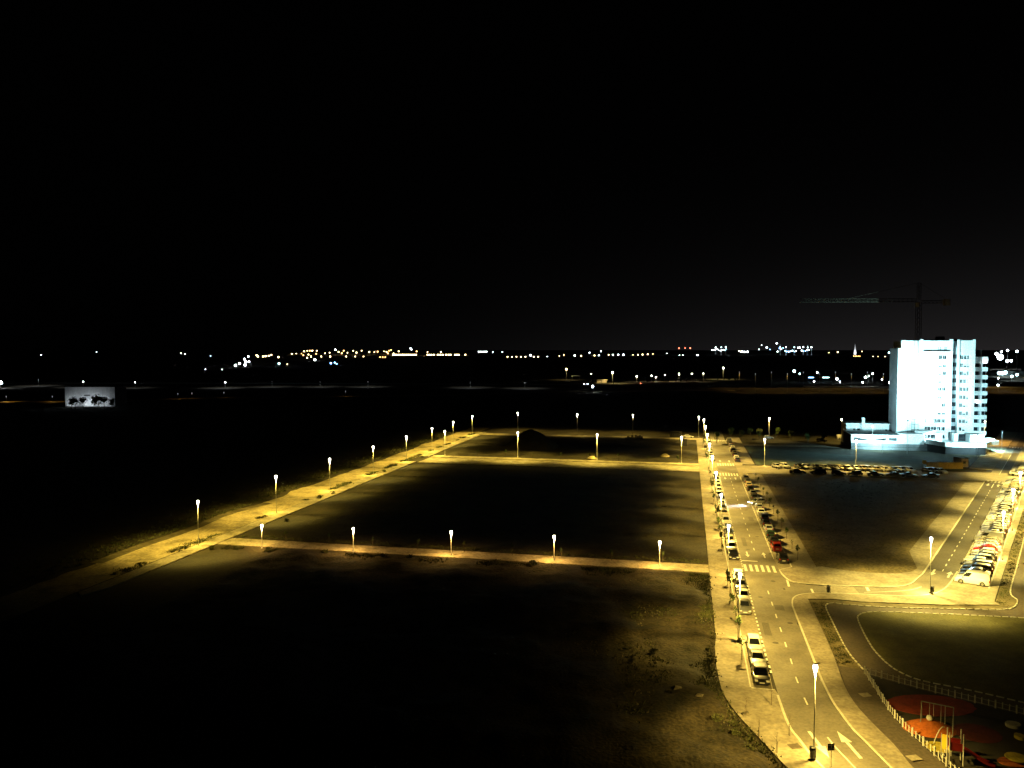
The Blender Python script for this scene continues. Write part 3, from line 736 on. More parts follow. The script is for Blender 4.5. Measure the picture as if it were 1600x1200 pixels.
while t < 292:
    col, kd = seq2[i - 1] if i - 1 < len(seq2) else (rc.choice(['white', 'white', 'white', 'white', 'silver', 'silver', 'silver', 'beige', 'grey']), rc.choice(kinds))
    if not (262 < t < 274):
        lab = '%s %s, %s vehicle beyond the van in the right-hand row' % (col, kd, ordinal(i - 1))
        car(ST(-12.2 + rc.uniform(-.25, .25), t), HEAD2 + rc.uniform(-.03, .03), kd, col, lab, 'vehicles in the right-hand row', 2 if t < 190 else 1)
        i += 1
    t += rc.uniform(2.45, 2.75)
# two rows on the cross street in front of the tower
CR = math.atan2(RV.y, RV.x)
far_row = [(1215, 'white'), (1227, 'white'), (1250, 'black'), (1262, 'white'), (1275, 'black'), (1288, 'white'), (1301, 'black'), (1311, 'beige'), (1322, 'white'), (1335, 'silver'), (1345, 'beige'), (1353, 'white'), (1366, 'beige'), (1378, 'white'), (1390, 'black'), (1402, 'silver'), (1413, 'white'), (1440, 'black'), (1449, 'grey'), (1458, 'white')]
for i, (x, col) in enumerate(far_row):
    q = G(x, 733.0); u = q.x * c_ - q.y * s_
    kd = kinds[(i * 3) % 5]
    car(UV(u, 260.2 + rc.uniform(-.5, .5)), ALONG + math.pi + rc.uniform(-.15, .15) + .5, kd, col, '%s %s, %s from the main street in the far row before the tower' % (col, kd, ordinal(i)), 'cars in the far row of the cross street', 1)
near_row = [(1246, 'black', 'saloon'), (1277, 'black', 'estate car'), (1308, 'black', 'hatchback'), (1332, 'grey', 'hatchback'), (1362, 'dark blue', 'saloon'), (1388, 'grey', 'saloon'), (1411, 'dark blue', 'saloon'), (1441, 'black', 'saloon')]
for i, (x, col, kd) in enumerate(near_row):
    q = G(x, 740.0); u = q.x * c_ - q.y * s_
    car(UV(u, 249.2), CR + (math.pi if i % 2 else 0), kd, col, '%s %s along the lot edge, %s from the main street in the near row' % (col, kd, ordinal(i)), 'cars in the near row of the cross street', 1)
for (x, y, col, kd, lab) in [(1201, 685.5, 'white', 'hatchback', 'white hatchback alone under the far lamp behind the blue-lit lot'), (1317, 686.5, 'white', 'van', 'small white van beside the far lamp left of the annex'),
                             (1075, 684, 'silver', 'saloon', 'silver saloon at the far end left of the main street pavement'), (1284, 690, 'grey', 'hatchback', 'dim grey hatchback at the back of the blue-lit lot')]:
    q = G(x, y); car(q, CR, kd, col, lab, None, 1)

# ------------------------------------------------------------------ white tower under construction and its annexes
HA = Vector((145.2, 300.0, 0))                      # near left corner; a runs along the front, b to the back
HM = Matrix.Translation(HA) @ Matrix.Rotation(-AZ, 4, 'Z')
def hx(mb): 
    return mb
tower = empty('tower_block', HA, -AZ)
tag(tower, 'floodlit white tower block of thirteen storeys standing beyond the vacant lot', 'building')
FL, Z0 = 2.97, 3.75        # storey height, sill of the lowest window row is Z0
rows = [Z0 + FL * k for k in range(11)]
front = [(9.7, 11.65), (11.85, 13.8), (14.0, 15.2), (15.4, 16.6)]
right = [(21.35, 22.3), (22.5, 23.4), (23.6, 24.3)]
WH = 1.35
DEPTH = 12.7
wall = MB()
# core body set behind the facade, so that every opening has depth
core = MB()
core.box(0.3, 18.4, 0.45, DEPTH, 0, 37.4).box(18.4, 26.0, 1.9, DEPTH, 0, 37.4)
core.build('core', GREYW, tower)
def facade(x0, x1, b0, b1, ops, top, mb):
    z = 0.0
    for zr in rows:
        if zr + WH > top: break
        mb.box(x0, x1, b0, b1, z, zr)
        prev = x0
        for (a, b) in ops:
            mb.box(prev, a, b0, b1, zr, zr + WH); prev = b
        mb.box(prev, x1, b0, b1, zr, zr + WH)
        z = zr + WH
    mb.box(x0, x1, b0, b1, z, top)
facade(1.1, 18.7, 0.0, 0.45, front, 40.3, wall)
wall.box(0, 1.1, 0, .45, 0, 37.4)
facade(20.9, 26.2, 0.0, 0.45, right, 40.3, wall)
wall.build('front_wall', WHITEW, tower)
MB().box(0, .3, .45, DEPTH, 0, 37.4).build('side_wall', mat('side_wall_shaded_render', (.20, .20, .215), (.27, .27, .285), .3), tower)  # render darkened to paint the shade on this side
MB().box(26.0, 26.2, .45, 2.0, 0, 40.3).build('side_wall', WHITEW, tower)
# recessed strip between the two front parts: dark loggias
rec = MB(); z = 0
for zr in rows:
    rec.box(18.7, 20.9, 1.55, 1.9, z, zr + .1); z = zr + WH + .35
rec.box(18.7, 20.9, 1.55, 1.9, z, 38.2)
rec.build('recessed_wall', GREYW, tower)
for zr in rows:
    MB().box(18.7, 20.9, 1.86, 1.895, zr + .1, zr + WH + .35).build('loggia_window', GLASS, tower)
# windows: glass set back in each opening, white panes paint the overexposure over many of them
rw = random.Random(3)
for j, zr in enumerate(rows):
    for k, (a, b) in enumerate(front):
        washed_out = (k < 2 and j > 2) or (j > 2 and rw.random() < .62)
        wo = MB().box(a, b, .30, .36, zr, zr + WH).build('window', GLASS, tower)
        if washed_out: MB().box(a + .01, b - .01, .16, .2, zr + (0.02 if k < 2 else rw.choice([.02, .45, .7])), zr + WH - .01).build('washed_out_pane', WASHED, wo)
        MB().box((a + b)/2 - .04, (a + b)/2 + .04, .25, .295, zr, zr + WH).build('frame', WHITEP, wo)
    for k, (a, b) in enumerate(right):
        wo = MB().box(a, b, .30, .36, zr, zr + WH).build('window', GLASS, tower)
        if k and rw.random() < .6: MB().box(a + .01, b - .01, .16, .2, zr + rw.choice([.02, .4, .6]), zr + WH - .01).build('washed_out_pane', WASHED, wo)
        MB().box((a + b)/2 - .04, (a + b)/2 + .04, .25, .295, zr, zr + WH).build('frame', WHITEP, wo)
# storey bands, fins, parapets, roof boxes
for zr in rows: MB().box(1.1, 18.72, -.06, -.002, zr - .95, zr - .72).build('storey_band', WHITEW, tower)
MB().box(20.6, 20.95, -.35, 1.5, 0, 40.6).build('fin', WHITEW, tower)
MB().box(25.4, 26.25, -.25, -.003, 0, 40.7).build('fin', WHITEW, tower)
MB().box(17.6, 18.75, -.2, -.003, 37.6, 40.8).build('fin', WHITEW, tower)
MB().box(7.6, 8.5, -.2, -.003, 36.9, 40.8).build('fin', WHITEW, tower)
MB().box(8.5, 17.6, -.5, -.003, 36.2, 36.36).build('roof_ledge', GREYW, tower)
MB().box(1.2, 18.6, .5, 12.4, 37.4, 40.1).build('roof_storey', GREYW, tower)
MB().box(18.8, 26.1, 2.0, 12.4, 37.4, 40.1).build('roof_storey', GREYW, tower)
MB().box(0.95, 2.5, -.45, -.003, 37.9, 40.4).build('roof_box', WHITEW, tower)
MB().box(9, 14, 5, 9, 40.1, 40.9).build('roof_plant', DARKW, tower)
MB().box(14.6, 17, 4, 7, 40.1, 41.9).build('roof_plant', DARKW, tower)
MB().box(20, 23, 5, 9, 40.1, 40.9).build('roof_plant', DARKW, tower)
for a in (13.6, 14.3, 15.9, 16.3): MB().box(a, a + .18, -.12, -.07, 36.4, 38.0).build('railing_post', DARKM, tower)
# right-hand wing with deep balconies
wing = MB(); z = 0
for zr in rows[:-1]:
    wing.box(26.25, 31.3, 2.0, 2.25, z, zr - .05); z = zr + WH + .05
wing.box(26.25, 31.3, 2.0, 2.25, z, 34.3)
wing.box(28.9, 29.5, 2.02, 2.24, 0, 34.2)
wing.build('balcony_parapets', WHITEW, tower)
MB().box(26.25, 31.2, 3.6, DEPTH, 0, 34.2).build('wing_wall', GREYW, tower)
for zr in rows[:-1]:
    for (a, b) in ((26.5, 28.8), (29.6, 31.0)):
        MB().box(a, b, 3.52, 3.595, zr - .6, zr + WH).build('balcony_door', GLASS, tower)
    MB().box(26.25, 31.25, 2.26, 3.6, zr - 1.05, zr - .87).build('balcony_floor', GREYW, tower)
MB().box(29.2, 29.9, 4.0, 5.2, 34.2, 36.8).build('chimney', GREYW, tower)
for (a, z) in ((30.3, 32.4), (28.1, 17.5)):
    lm = MB().lathe([(.05, -.25), (.3, -.15), (.34, 0), (.3, .15), (.05, .25)], 10, (a, 1.8, z)).build('balcony_lamp', FLOODG, tower)

# hoist mast on the facade
hoist = empty('construction_hoist', HM @ Vector((5.1, -1.4, 0)), -AZ)
tag(hoist, 'lattice construction hoist mast fixed to the front of the white tower', 'hoist')
mb = MB()
for x in (0, 1.3):
    for y in (0, .9):
        mb.box(x - .07, x + .07, y - .07, y + .07, 3.2, 39.5)
for k in range(25):
    z = 3.4 + k * 1.45
    for y in (0, .9):
        mb.tube((0, y, z), (1.3, y, z), .035, n=4); mb.tube((0, y, z), (1.3, y, z + 1.45), .03, n=4)
mb.build('mast', WHITEP, hoist)
mb = MB()
for k in range(5):
    z = 3.3 + k * 1.9
    mb.box(-.5, 1.8, -.6, -.5, z, z + .14); 
for x in (-.5, .6, 1.75): mb.box(x, x + .1, -.6, -.5, 3.3, 11.2)
mb.build('base_cage', DARKM, hoist)

# podium, annex, terrace
annex = empty('annex_building', HM @ Vector((-16.4, 8, 0)), -AZ)
tag(annex, 'low blue-white annex with a chimney behind the podium of the white tower', 'building')
MB().box(0, 15.6, 0, 10, 0, 8.0).build('wall', WHITEW, annex)
MB().box(-.2, 15.8, -.25, 10.2, 8.0, 8.25).build('roof', WHITEW, annex)
MB().box(5.6, 6.7, -.5, .8, 4, 10.5).build('chimney', WHITEW, annex)
for a in (2.4, 4.0): MB().box(a, a + 1.0, -.06, -.003, 4.6, 6.2).build('window', GLASS, annex)
MB().box(14.2, 14.9, -.06, -.003, 4.9, 6.0).build('window', GLASS, annex)
podium = empty('podium_building', HM @ Vector((-17.5, -8, 0)), -AZ)
tag(podium, 'low white podium block with two arched openings left of the tower foot', 'building')
pm = MB()
# front wall with arched openings: sampled columns
n = 60; X1 = 17.0; z_lo, z_hi = 2.3, 5.4
def arch(x):
    for (a, b) in ((.9, 6.2), (7.2, 12.2)):
        if a < x < b:
            tq = (x - a) / (b - a)
            return 3.25, 3.25 + 1.15 * ((1 - tq) ** .5 if a < 5 else tq ** .5)
    if 13.0 < x < 16.0: return 3.25, 4.4
    return None
for k in range(n):
    x0, x1 = X1 * k / n, X1 * (k + 1) / n; a = arch((x0 + x1) / 2)
    if a is None: pm.box(x0, x1, 0, .5, z_lo, z_hi)
    else:
        pm.box(x0, x1, 0, .5, z_lo, a[0]); pm.box(x0, x1, 0, .5, a[1], z_hi)
pm.box(0, 17, 0.5, 15.9, 5.1, 5.4)
pm.build('front_wall', WHITEW, podium)
MB().box(0.05, 17, 2.0, 15.8, 0, 5.1).build('inner_wall', mat('inner_wall_painted_shade', (.05, .05, .055), (.08, .08, .085), .4), podium)  # near-black colour paints the shade inside the arches
MB().box(-.2, 26.5, -1.2, -.02, 0, 2.3).build('plinth', mat('plinth_concrete', (.13, .135, .14), (.19, .195, .20), .4), podium)
MB().box(17.0, 25.0, 0.0, 7.9, 0, 6.0).build('white_block', WHITEW, podium)
MB().box(-.1, 26.4, -1.3, -1.21, 1.05, 1.2).build('painted_shadow_line', DARKM, podium)  # dark strip that paints a shadow line along the wall
terrace = empty('terrace', HM @ Vector((9, -9.0, 0)), -AZ)
tag(terrace, 'bright white terrace slab with a dark wall below it at the tower foot', 'terrace')
poly = [(-1.2, 0), (2.7, -9), (15.9, -9), (20.0, -1), (23.2, 1), (23.2, 8.8), (-1.2, 8.8)]
MB().poly(poly, 2.7, 3.3).build('deck', WHITEW, terrace)
MB().poly([(-.95, .2), (2.9, -8.7), (15.7, -8.7), (17.6, -4), (18, 8.5), (-.9, 8.5)], 0, 2.7).build('dark_wall', DARKW, terrace)
par = MB()
for (p, q) in zip(poly[:5], poly[1:6]):
    p, q = Vector((*p, 0)), Vector((*q, 0)); d = (q - p).normalized(); nn = Vector((-d.y, d.x, 0)) * .2
    par.poly([p, q, q + nn, p + nn], 3.303, 4.2)
par.build('parapet', WHITEW, terrace)
MB().lathe([(.3, 3.3), (.3, 5.9), (3.0, 6.2), (3.4, 6.6), (2.4, 7.1), (.3, 7.3)], 20, (-.6, 4.6, 0)).build('round_canopy', WHITEW, terrace, True)
MB().box(4, 5, 3, 8, 3.3, 6.2).box(9.0, 10.4, 3, 8, 3.3, 6.4).box(14, 18.6, 2, 8, 3.3, 6.2).build('white_pier', WHITEW, terrace)
MB().box(10.6, 13.8, 6, 6.3, 3.3, 5.9).build('dark_opening', GLASS, terrace)
MB().box(18.8, 22.9, 4.2, 8.5, 3.302, 4.6).build('low_block', WHITEW, terrace)

# floodlights that wash the tower and the lot
def flood(loc, target, power, size, label, blend=.6, mast=0.0, colour=None):
    e = empty('floodlight', loc); tag(e, label, 'floodlight')
    d = (Vector(target) - Vector(loc)).normalized(); q = d.to_track_quat('-Z', 'Y')
    if mast: MB().tube((0, 0, -mast), (0, 0, -.2), .07, .05).build('post', GALV, e)
    hd = MB().box(-.35, .35, -.25, .25, .02, .25).build('housing', DARKM, e); hd.rotation_mode = 'QUATERNION'; hd.rotation_quaternion = q
    gl = MB().box(-.3, .3, -.2, .2, .005, .018).build('glass', FLOODG, e); gl.rotation_mode = 'QUATERNION'; gl.rotation_quaternion = q
    l = bpy.data.lights.new('flood_beam', 'SPOT'); l.energy = power; l.color = colour or FLOOD; l.spot_size = R(size); l.spot_blend = blend; l.shadow_soft_size = .3
    o = bpy.data.objects.new('flood_beam', l); COL.objects.link(o); o.parent = e
    o.rotation_mode = 'QUATERNION'; o.rotation_quaternion = q; o.location = d * .1
def HW(a, b, z): return HM @ Vector((a, b, z))
flood(HW(-1.2, -20, 12), HW(6, 0, 28), 360000, 98, 'floodlight on a tall post left of the tower aimed at its front', 1.0, mast=12.0)
flood(HW(10, -8.5, 5.0), HW(13, 8, 9), 14000, 150, 'floodlight on the terrace parapet aimed at the tower foot', 1.0, .8)
flood(HW(26, -8.0, 5.0), HW(27, 8, 14), 9000, 150, 'added floodlight on the terrace corner aimed at the balcony wing', 1.0, .8)  # added to brighten the wing
flood(HW(-10, -7.4, 8.4), HW(-22, -20, 0), 17000, 122, 'floodlight over the podium front aimed down at the lot', 1.0, 3.0)
flood(HW(-9, -19, 5.0), HW(-8, 2, 5.5), 52000, 140, 'low floodlight before the podium arches', 1.0, 5.0)
flood(HW(19, -27, 8), HW(18, -4, 6), 65000, 110, 'added floodlight on a post before the terrace aimed at its parapet', 1.0, 8.0)  # added to whiten the terrace front
flood(HW(33.5, -7, 7.5), HW(32, -3, 0), 22000, 130, 'floodlight on a post at the far corner of the terrace', 1.0, 7.5)

# site hoarding, cabin
h0, h1 = G(1448, 733), G(1505, 733)
hoard = empty('site_hoarding', h0); tag(hoard, 'yellow site hoarding of flat panels before the tower, along the cross street', 'hoarding')
d = h1 - h0; n = 12
for k in range(n):
    a, b = d * (k / n), d * ((k + .94) / n)
    mb = MB().poly([a, b, b + Vector((0, .08, 0)), a + Vector((0, .08, 0))], 0.1, 2.1)
    mb.build('panel', HOARD2 if k < 4 else HOARD, hoard)
    MB().box(a.x - .04, a.x + .04, a.y + .09, a.y + .17, 0, 2.2).build('post', GALV, hoard)
cab = empty('site_cabin', G(1503, 731) + Vector((0, .4, 0))); tag(cab, 'pinkish site cabin at the right end of the yellow hoarding', 'cabin')
MB().box(0, 2.2, 0, 4.5, .15, 2.75).build('wall', CABIN, cab); MB().box(-.08, 2.28, -.08, 4.58, 2.75, 2.9).build('roof', GREYW, cab)
MB().box(.5, 1.4, -.05, -.003, 1.2, 2.0).build('window', GLASS, cab)
sgn = empty('site_sign', G(1444, 729)); tag(sgn, 'small yellow site sign on a post left of the hoarding', 'sign')
MB().box(-.05, .05, -.05, .05, 0, 1.0).build('post', GALV, sgn); MB().box(-.6, .6, -.09, -.052, .9, 2.0).build('board', HOARD, sgn)

# ------------------------------------------------------------------ tower crane
cb = AT(1432, 640, 336); cb.z = 0
crane = empty('tower_crane', cb); tag(crane, 'dim tower crane with a long jib rising behind the white tower', 'crane')
def lattice(mb, a, b, wd, step, r=.06, tri=False):
    a, b = Vector(a), Vector(b); d = (b - a).normalized(); L = (b - a).length
    up = Vector((0, 0, 1)) if abs(d.z) < .9 else Vector((0, 1, 0))
    sx = d.cross(up).normalized(); sy = sx.cross(d).normalized()
    cs = [sx * wd/2, -sx * wd/2, sy * wd] if tri else [(sx + sy) * wd/2, (sx - sy) * wd/2, (-sx - sy) * wd/2, (-sx + sy) * wd/2]
    for c in cs: mb.tube(a + c, b + c, r, n=4)
    m = int(L / step)
    for k in range(m):
        p, q = a + d * (k * step), a + d * ((k + 1) * step)
        for i in range(len(cs)):
            c0, c1 = cs[i], cs[(i + 1) % len(cs)]
            mb.tube(p + c0, q + c1, r * .6, n=3, caps=False); mb.tube(p + c0, p + c1, r * .6, n=3, caps=False)
JZ = 57.0
mb = MB(); lattice(mb, (0, 0, 0), (0, 0, JZ), 1.7, 2.0, .1); mb.build('mast', CRANE, crane)
jd = Vector((-c_, s_ * .3, 0)).normalized()
mb = MB(); lattice(mb, Vector((0, 0, JZ)) + jd * 1.0, Vector((0, 0, JZ)) + jd * 49, 1.4, 1.8, .085, True); mb.build('jib', CRANE, crane)
mb = MB(); lattice(mb, Vector((0, 0, JZ)) - jd * 1.0, Vector((0, 0, JZ)) - jd * 12.5, 1.2, 1.6, .08); mb.build('counter_jib', CRANE, crane)
mb = MB(); lattice(mb, (0, 0, JZ + 1), (0, 0, JZ + 8), 1.2, 1.6, .07); mb.build('apex', CRANE, crane)
MB().tube(Vector((0, 0, JZ + 8)), Vector((0, 0, JZ + 1.2)) + jd * 30, .05, n=4).tube(Vector((0, 0, JZ + 8)), Vector((0, 0, JZ + .8)) - jd * 11.5, .05, n=4).build('tie_bar', CRANE, crane)
cw = -jd * 11.3
MB().box(cw.x - 1.1, cw.x + 1.1, cw.y - .8, cw.y + .8, JZ - 1.6, JZ + 1.0).build('counterweight', GREYW, crane)
MB().box(-1.9, -.7, -2.0, -.8, JZ - 2.4, JZ - .4).build('cab', WHITEP, crane)

# ------------------------------------------------------------------ playground
def on(p, z=0.032): return Vector((p.x, p.y, z))
def ellipse(px0, px1, py0, py1, cx=None, name='', m=None, label='', n=36, h=.02, z=.034):
    a, b = G(px0, (py0 + py1) / 2), G(px1, (py0 + py1) / 2); t_, u_ = G((px0 + px1) / 2, py0), G((px0 + px1) / 2, py1)
    c = (a + b) / 2; c.y = (t_.y + u_.y) / 2; rx, ry = (b.x - a.x) / 2, abs(t_.y - u_.y) / 2
    pts = [Vector((rx * math.cos(2*math.pi*i/n) * (1 + .03*math.sin(3*i)), ry * math.sin(2*math.pi*i/n), 0)) for i in range(n)]
    o = MB().poly(pts, 0, h).build(name, m, None, loc=(c.x, c.y, z)); tag(o, label, 'safety mat'); return o
ellipse(1388, 1522, 1086, 1120, name='safety_surface', m=RED_R, label='dark red oval of rubber flooring under the swing frame')
ellipse(1492, 1562, 1131, 1162, name='safety_surface', m=DEEP_R, label='dim deep-red round of rubber flooring behind the slide')
ellipse(1447, 1487, 1159, 1177, name='safety_surface', m=YEL_R, label='yellow disc of rubber flooring beside the yellow panel')
ellipse(1586, 1600, 1150, 1158, name='safety_surface', m=YEL_R, label='small yellow disc at the right edge of the playground', h=.3)
ellipse(1572, 1594, 1131, 1140, name='safety_surface', m=GREYW, label='small pale grey disc above the yellow disc by the right edge', h=.3)
ellipse(1560, 1610, 1183, 1200, name='safety_surface', m=ORG_R, label='orange and red round of flooring in the bottom right corner')
# orange mound with a pale knob
mc = G(1452, 1139); mb = MB(); n = 40; vs = []; fs = []
for j in range(7):
    f = j / 6
    for i in range(n):
        t = 2 * math.pi * i / n; rx, ry = 2.5, 1.9
        vs.append((rx * math.cos(t) * (1 - f * .96), ry * math.sin(t) * (1 - f * .96), .85 * (1 - (1 - f) ** 1.5)))
for j in range(6):
    for i in range(n):
        k = (i + 1) % n; fs.append((j*n+i, j*n+k, (j+1)*n+k, (j+1)*n+i))
fs.append(tuple(range(6 * n, 7 * n)))
mound = empty('play_mound', (mc.x, mc.y, .034)); tag(mound, 'orange rubber play mound with a pale knob on top', 'play mound')
mb.add(vs, fs).build('mound', ORG_R, mound, True)
MB().lathe([(.08, .8), (.24, .88), (.3, 1.05), (.24, 1.25), (.05, 1.33)], 14).build('knob', WHITEP, mound, True)
# swing frame
sw = empty('swing_frame', on(G(1455, 1110))); tag(sw, 'tall steel swing frame with splayed legs over the dark red oval', 'swing')
bz = 2.4
A1, A2 = G(1440, 1096, bz) - sw.location, G(1490, 1106, bz) - sw.location
A1.z = A2.z = bz
axis = (A2 - A1); axis.z = 0; axis.normalize(); nn = Vector((-axis.y, axis.x, 0))
SWM = mat('dull_steel', (.16, .16, .155), (.22, .22, .21), 2.0, .6)
MB().tube(A1, A2, .05, n=8).build('top_bar', SWM, sw)
for P in (A1, A2):
    for sg in (-1, 1):
        f = P + nn * (1.25 * sg); f.z = 0
        MB().tube(f, P, .04, n=8).build('leg', SWM, sw)
for k in (.32, .68):
    p = A1.lerp(A2, k)
    st = MB().box(-.22, .22, -.1, .1, 0, .05).build('swing_seat', DARKM, sw, loc=(p.x, p.y, .5))
    MB().tube((-.2, 0, .05), (-.2, 0, bz - .5), .015, n=4).tube((.2, 0, .05), (.2, 0, bz - .5), .015, n=4).build('chain', GALV, st)
# bent pole, yellow panel
bp = empty('bent_pole', on(G(1458, 1164))); tag(bp, 'thin steel pole bent over the yellow disc', 'play pole')
mb = MB(); prev = Vector((0, 0, 0))
for k in range(1, 13):
    tq = k / 12; q = Vector((tq * 1.0, 0, 1.7 * math.sin(tq * 1.7))); mb.tube(prev, q, .04, n=6); prev = q
mb.build('bent_tube', GALV, bp)
pn = empty('activity_board', on(G(1478, 1180)), R(-28)); tag(pn, 'upright yellow play panel on posts beside the yellow disc', 'play panel')
MB().box(-.35, .35, -.04, .04, .55, 1.85).build('board', YELP, pn)
for x in (-.42, .36): MB().box(x, x + .06, -.05, .05, 0, 1.95).build('post', GALV, pn)
# slide tower
sl = empty('slide_tower', on(G(1492, 1192)), R(-18)); tag(sl, 'red plastic slide with tall thin posts beside the yellow panel', 'slide')
for (x, y) in ((-.55, -.5), (.55, -.5), (-.55, .5), (.55, .5)): MB().tube((x, y, 0), (x, y, 2.9), .05, n=8).build('post', GALV, sl)
MB().box(-.5, .5, -.45, .45, 1.25, 1.32).build('platform', REDP, sl)
chute = MB(); pr = [(.5, 1.32), (1.0, 1.15), (2.2, .45), (2.7, .28), (3.1, .26)]
for (x0, z0), (x1, z1) in zip(pr, pr[1:]):
    for (y0, y1, lo, hi) in ((-.28, .28, -.03, 0), (-.32, -.28, -.03, .2), (.28, .32, -.03, .2)):
        chute.add([(x0, y0, z0+lo), (x1, y0, z1+lo), (x1, y1, z1+lo), (x0, y1, z0+lo), (x0, y0, z0+hi), (x1, y0, z1+hi), (x1, y1, z1+hi), (x0, y1, z0+hi)],
                  [(0,3,2,1),(4,5,6,7),(0,1,5,4),(1,2,6,5),(2,3,7,6),(3,0,4,7)])
chute.build('chute', REDP, sl)
MB().box(-.55, .55, .46, .5, 1.32, 2.0).build('side_panel', REDP, sl); MB().box(-.55, .55, -.5, -.46, 1.32, 2.0).build('side_panel', REDP, sl)
for k in range(5): MB().box(-1.3 + k * .15, -1.2 + k * .15, -.3, .3, .1 + k * .26, .14 + k * .26).build('rung', GALV, sl)
MB().lathe([(.9, .3), (.95, .34), (.9, .4), (.3, .45)], 16).build('play_table', YEL_R, tag(empty('play_table_root', on(G(1588, 1190))), 'round yellow play table in the bottom right corner', 'play table'))
bpy.data.objects['play_table_root'].name = 'spinner_table'
# fences of the playground: posts, pickets, rails
def fence(line, label, picket_every, m):
    e = empty('playground_fence', (line[0].x, line[0].y, 0)); tag(e, label, 'fence')
    pts = resample(line, picket_every); me = MB().box(-.045, .045, -.02, .02, .08, .78).mesh('picket'); me.materials.append(m)
    me2 = MB().box(-.07, .07, -.05, .05, .0, .86).mesh('post'); me2.materials.append(m)
    for i, (a, b) in enumerate(zip(pts, pts[1:])):
        d = b - a
        inst('post' if i % 3 == 0 else 'picket', me2 if i % 3 == 0 else me, e, (a.x - line[0].x, a.y - line[0].y, 0.03), math.atan2(d.y, d.x))
    for z in (.18, .66):
        mb = MB()
        for a, b in zip(pts[::3], pts[3::3] + [pts[-1]]): mb.tube(Vector((a.x, a.y, z)) - line[0], Vector((b.x, b.y, z)) - line[0], .018, n=4, caps=False)
        mb.build('rail', GALV, e)
fence(fence_front, 'low white picket fence curving along the path side of the playground', .62, WHITEP)
fence(fence_back, 'low white picket fence between the lawn and the playground', .62, PICKET)

# ------------------------------------------------------------------ plants
def leaf_cloud(n, rx, ry, rz, cz, size, seed, lobes=6):
    r = random.Random(seed); mb = MB(); L = []
    for _ in range(lobes):
        t = r.uniform(0, 6.28); L.append((rx * .55 * math.cos(t) * r.random(), ry * .55 * math.sin(t) * r.random(), cz + rz * r.uniform(-.5, .6), r.uniform(.35, .65)))
    for _ in range(n):
        lx, ly, lz, lr = r.choice(L); v = Vector((r.gauss(0, 1), r.gauss(0, 1), r.gauss(0, 1))).normalized() * (r.random() ** .4)
        c = Vector((lx + v.x * rx * lr, ly + v.y * ry * lr, max(.05, lz + v.z * rz * lr)))
        a = Vector((r.gauss(0, 1), r.gauss(0, 1), r.gauss(0, .6))).normalized(); b = a.orthogonal().normalized(); s = size * r.uniform(.6, 1.4)
        mb.add([c - a*s, c + b*s*.5, c + a*s, c - b*s*.5], [(0, 1, 2, 3)])
    return mb
SAP = []
for k in range(4):
    tr = MB(); r = random.Random(k)
    tr.tube((0, 0, 0), (.05, 0, 1.6), .035, .025).tube((.05, 0, 1.6), (.02, .08, 2.7), .025, .01)
    for j in range(6):
        t = r.uniform(0, 6.28); z = r.uniform(1.3, 2.4); tr.tube((.04, 0, z), (.04 + .5 * math.cos(t), .5 * math.sin(t), z + .45), .014, .006, n=4)
    tm = tr.mesh('trunk'); tm.materials.append(BARK)
    cm = leaf_cloud([60, 110, 34, 150][k], .62, .62, .9, 2.1, .14, 40 + k, 5).mesh('crown'); cm.materials.append(LEAF)
    sk = MB().tube((.18, 0, 0), (.18, 0, 1.5), .03, n=5).box(.02, .2, -.015, .015, 1.2, 1.26).mesh('stake'); sk.materials.append(BARK)
    SAP.append((tm, cm, sk))
def sapling(p, k, label, group, sc=1.0, rz=0.0, z=.12, crown=True):
    e = empty('sapling', (p.x, p.y, z), rz); e.scale = (sc, sc, sc); tag(e, label, 'sapling', group)
    inst('trunk', SAP[k][0], e); inst('stake', SAP[k][2], e)
    if crown: inst('crown', SAP[k][1], e)
i = 0; v = 97.0
while v < 330:
    if not (131 < v < 142 or 246 < v < 261):
        sapling(UV(6.55 + random.uniform(-.1, .1), v), i % 4, 'thin street sapling beside the left bay of the main street, %s from the camera' % ordinal(i), 'saplings along the left bay', random.uniform(.75, 1.15), random.uniform(0, 6))
        i += 1
    v += 6.2 if v < 180 else 9.5
i = 0; v = 146.0
while v < 242:
    sapling(UV(19.2, v), (i + 1) % 4, 'small street sapling on the right pavement of the main street, %s from the camera' % ordinal(i), 'saplings along the right pavement', random.uniform(.6, .9), random.uniform(0, 6)); i += 1; v += 8.0
for k, (x, y) in enumerate([(1205, 1104), (1234, 1152), (1166, 1120), (1186, 1155), (1213, 1178)]):
    sapling(G(x, y), 2, 'bare thin sapling with a stake on the curving pavement, %s towards the camera' % ordinal(k), 'bare saplings on the curving pavement', .72, 1.0 + k, crown=False)
for k in range(9):
    p = UV(-75 + k * 8.9, 138.8); sapling(p, k % 4, 'thin sapling behind the short lamps of the front walk, %s from the sandy track' % ordinal(k), 'saplings along the front walk', .75, k, .05)
for k in range(8):
    p = UV(-70 + k * 9.6, 264.0); sapling(p, k % 4, 'thin sapling behind the middle cross street, %s from the sandy track' % ordinal(k), 'saplings along the middle cross street', .9, k, .1)

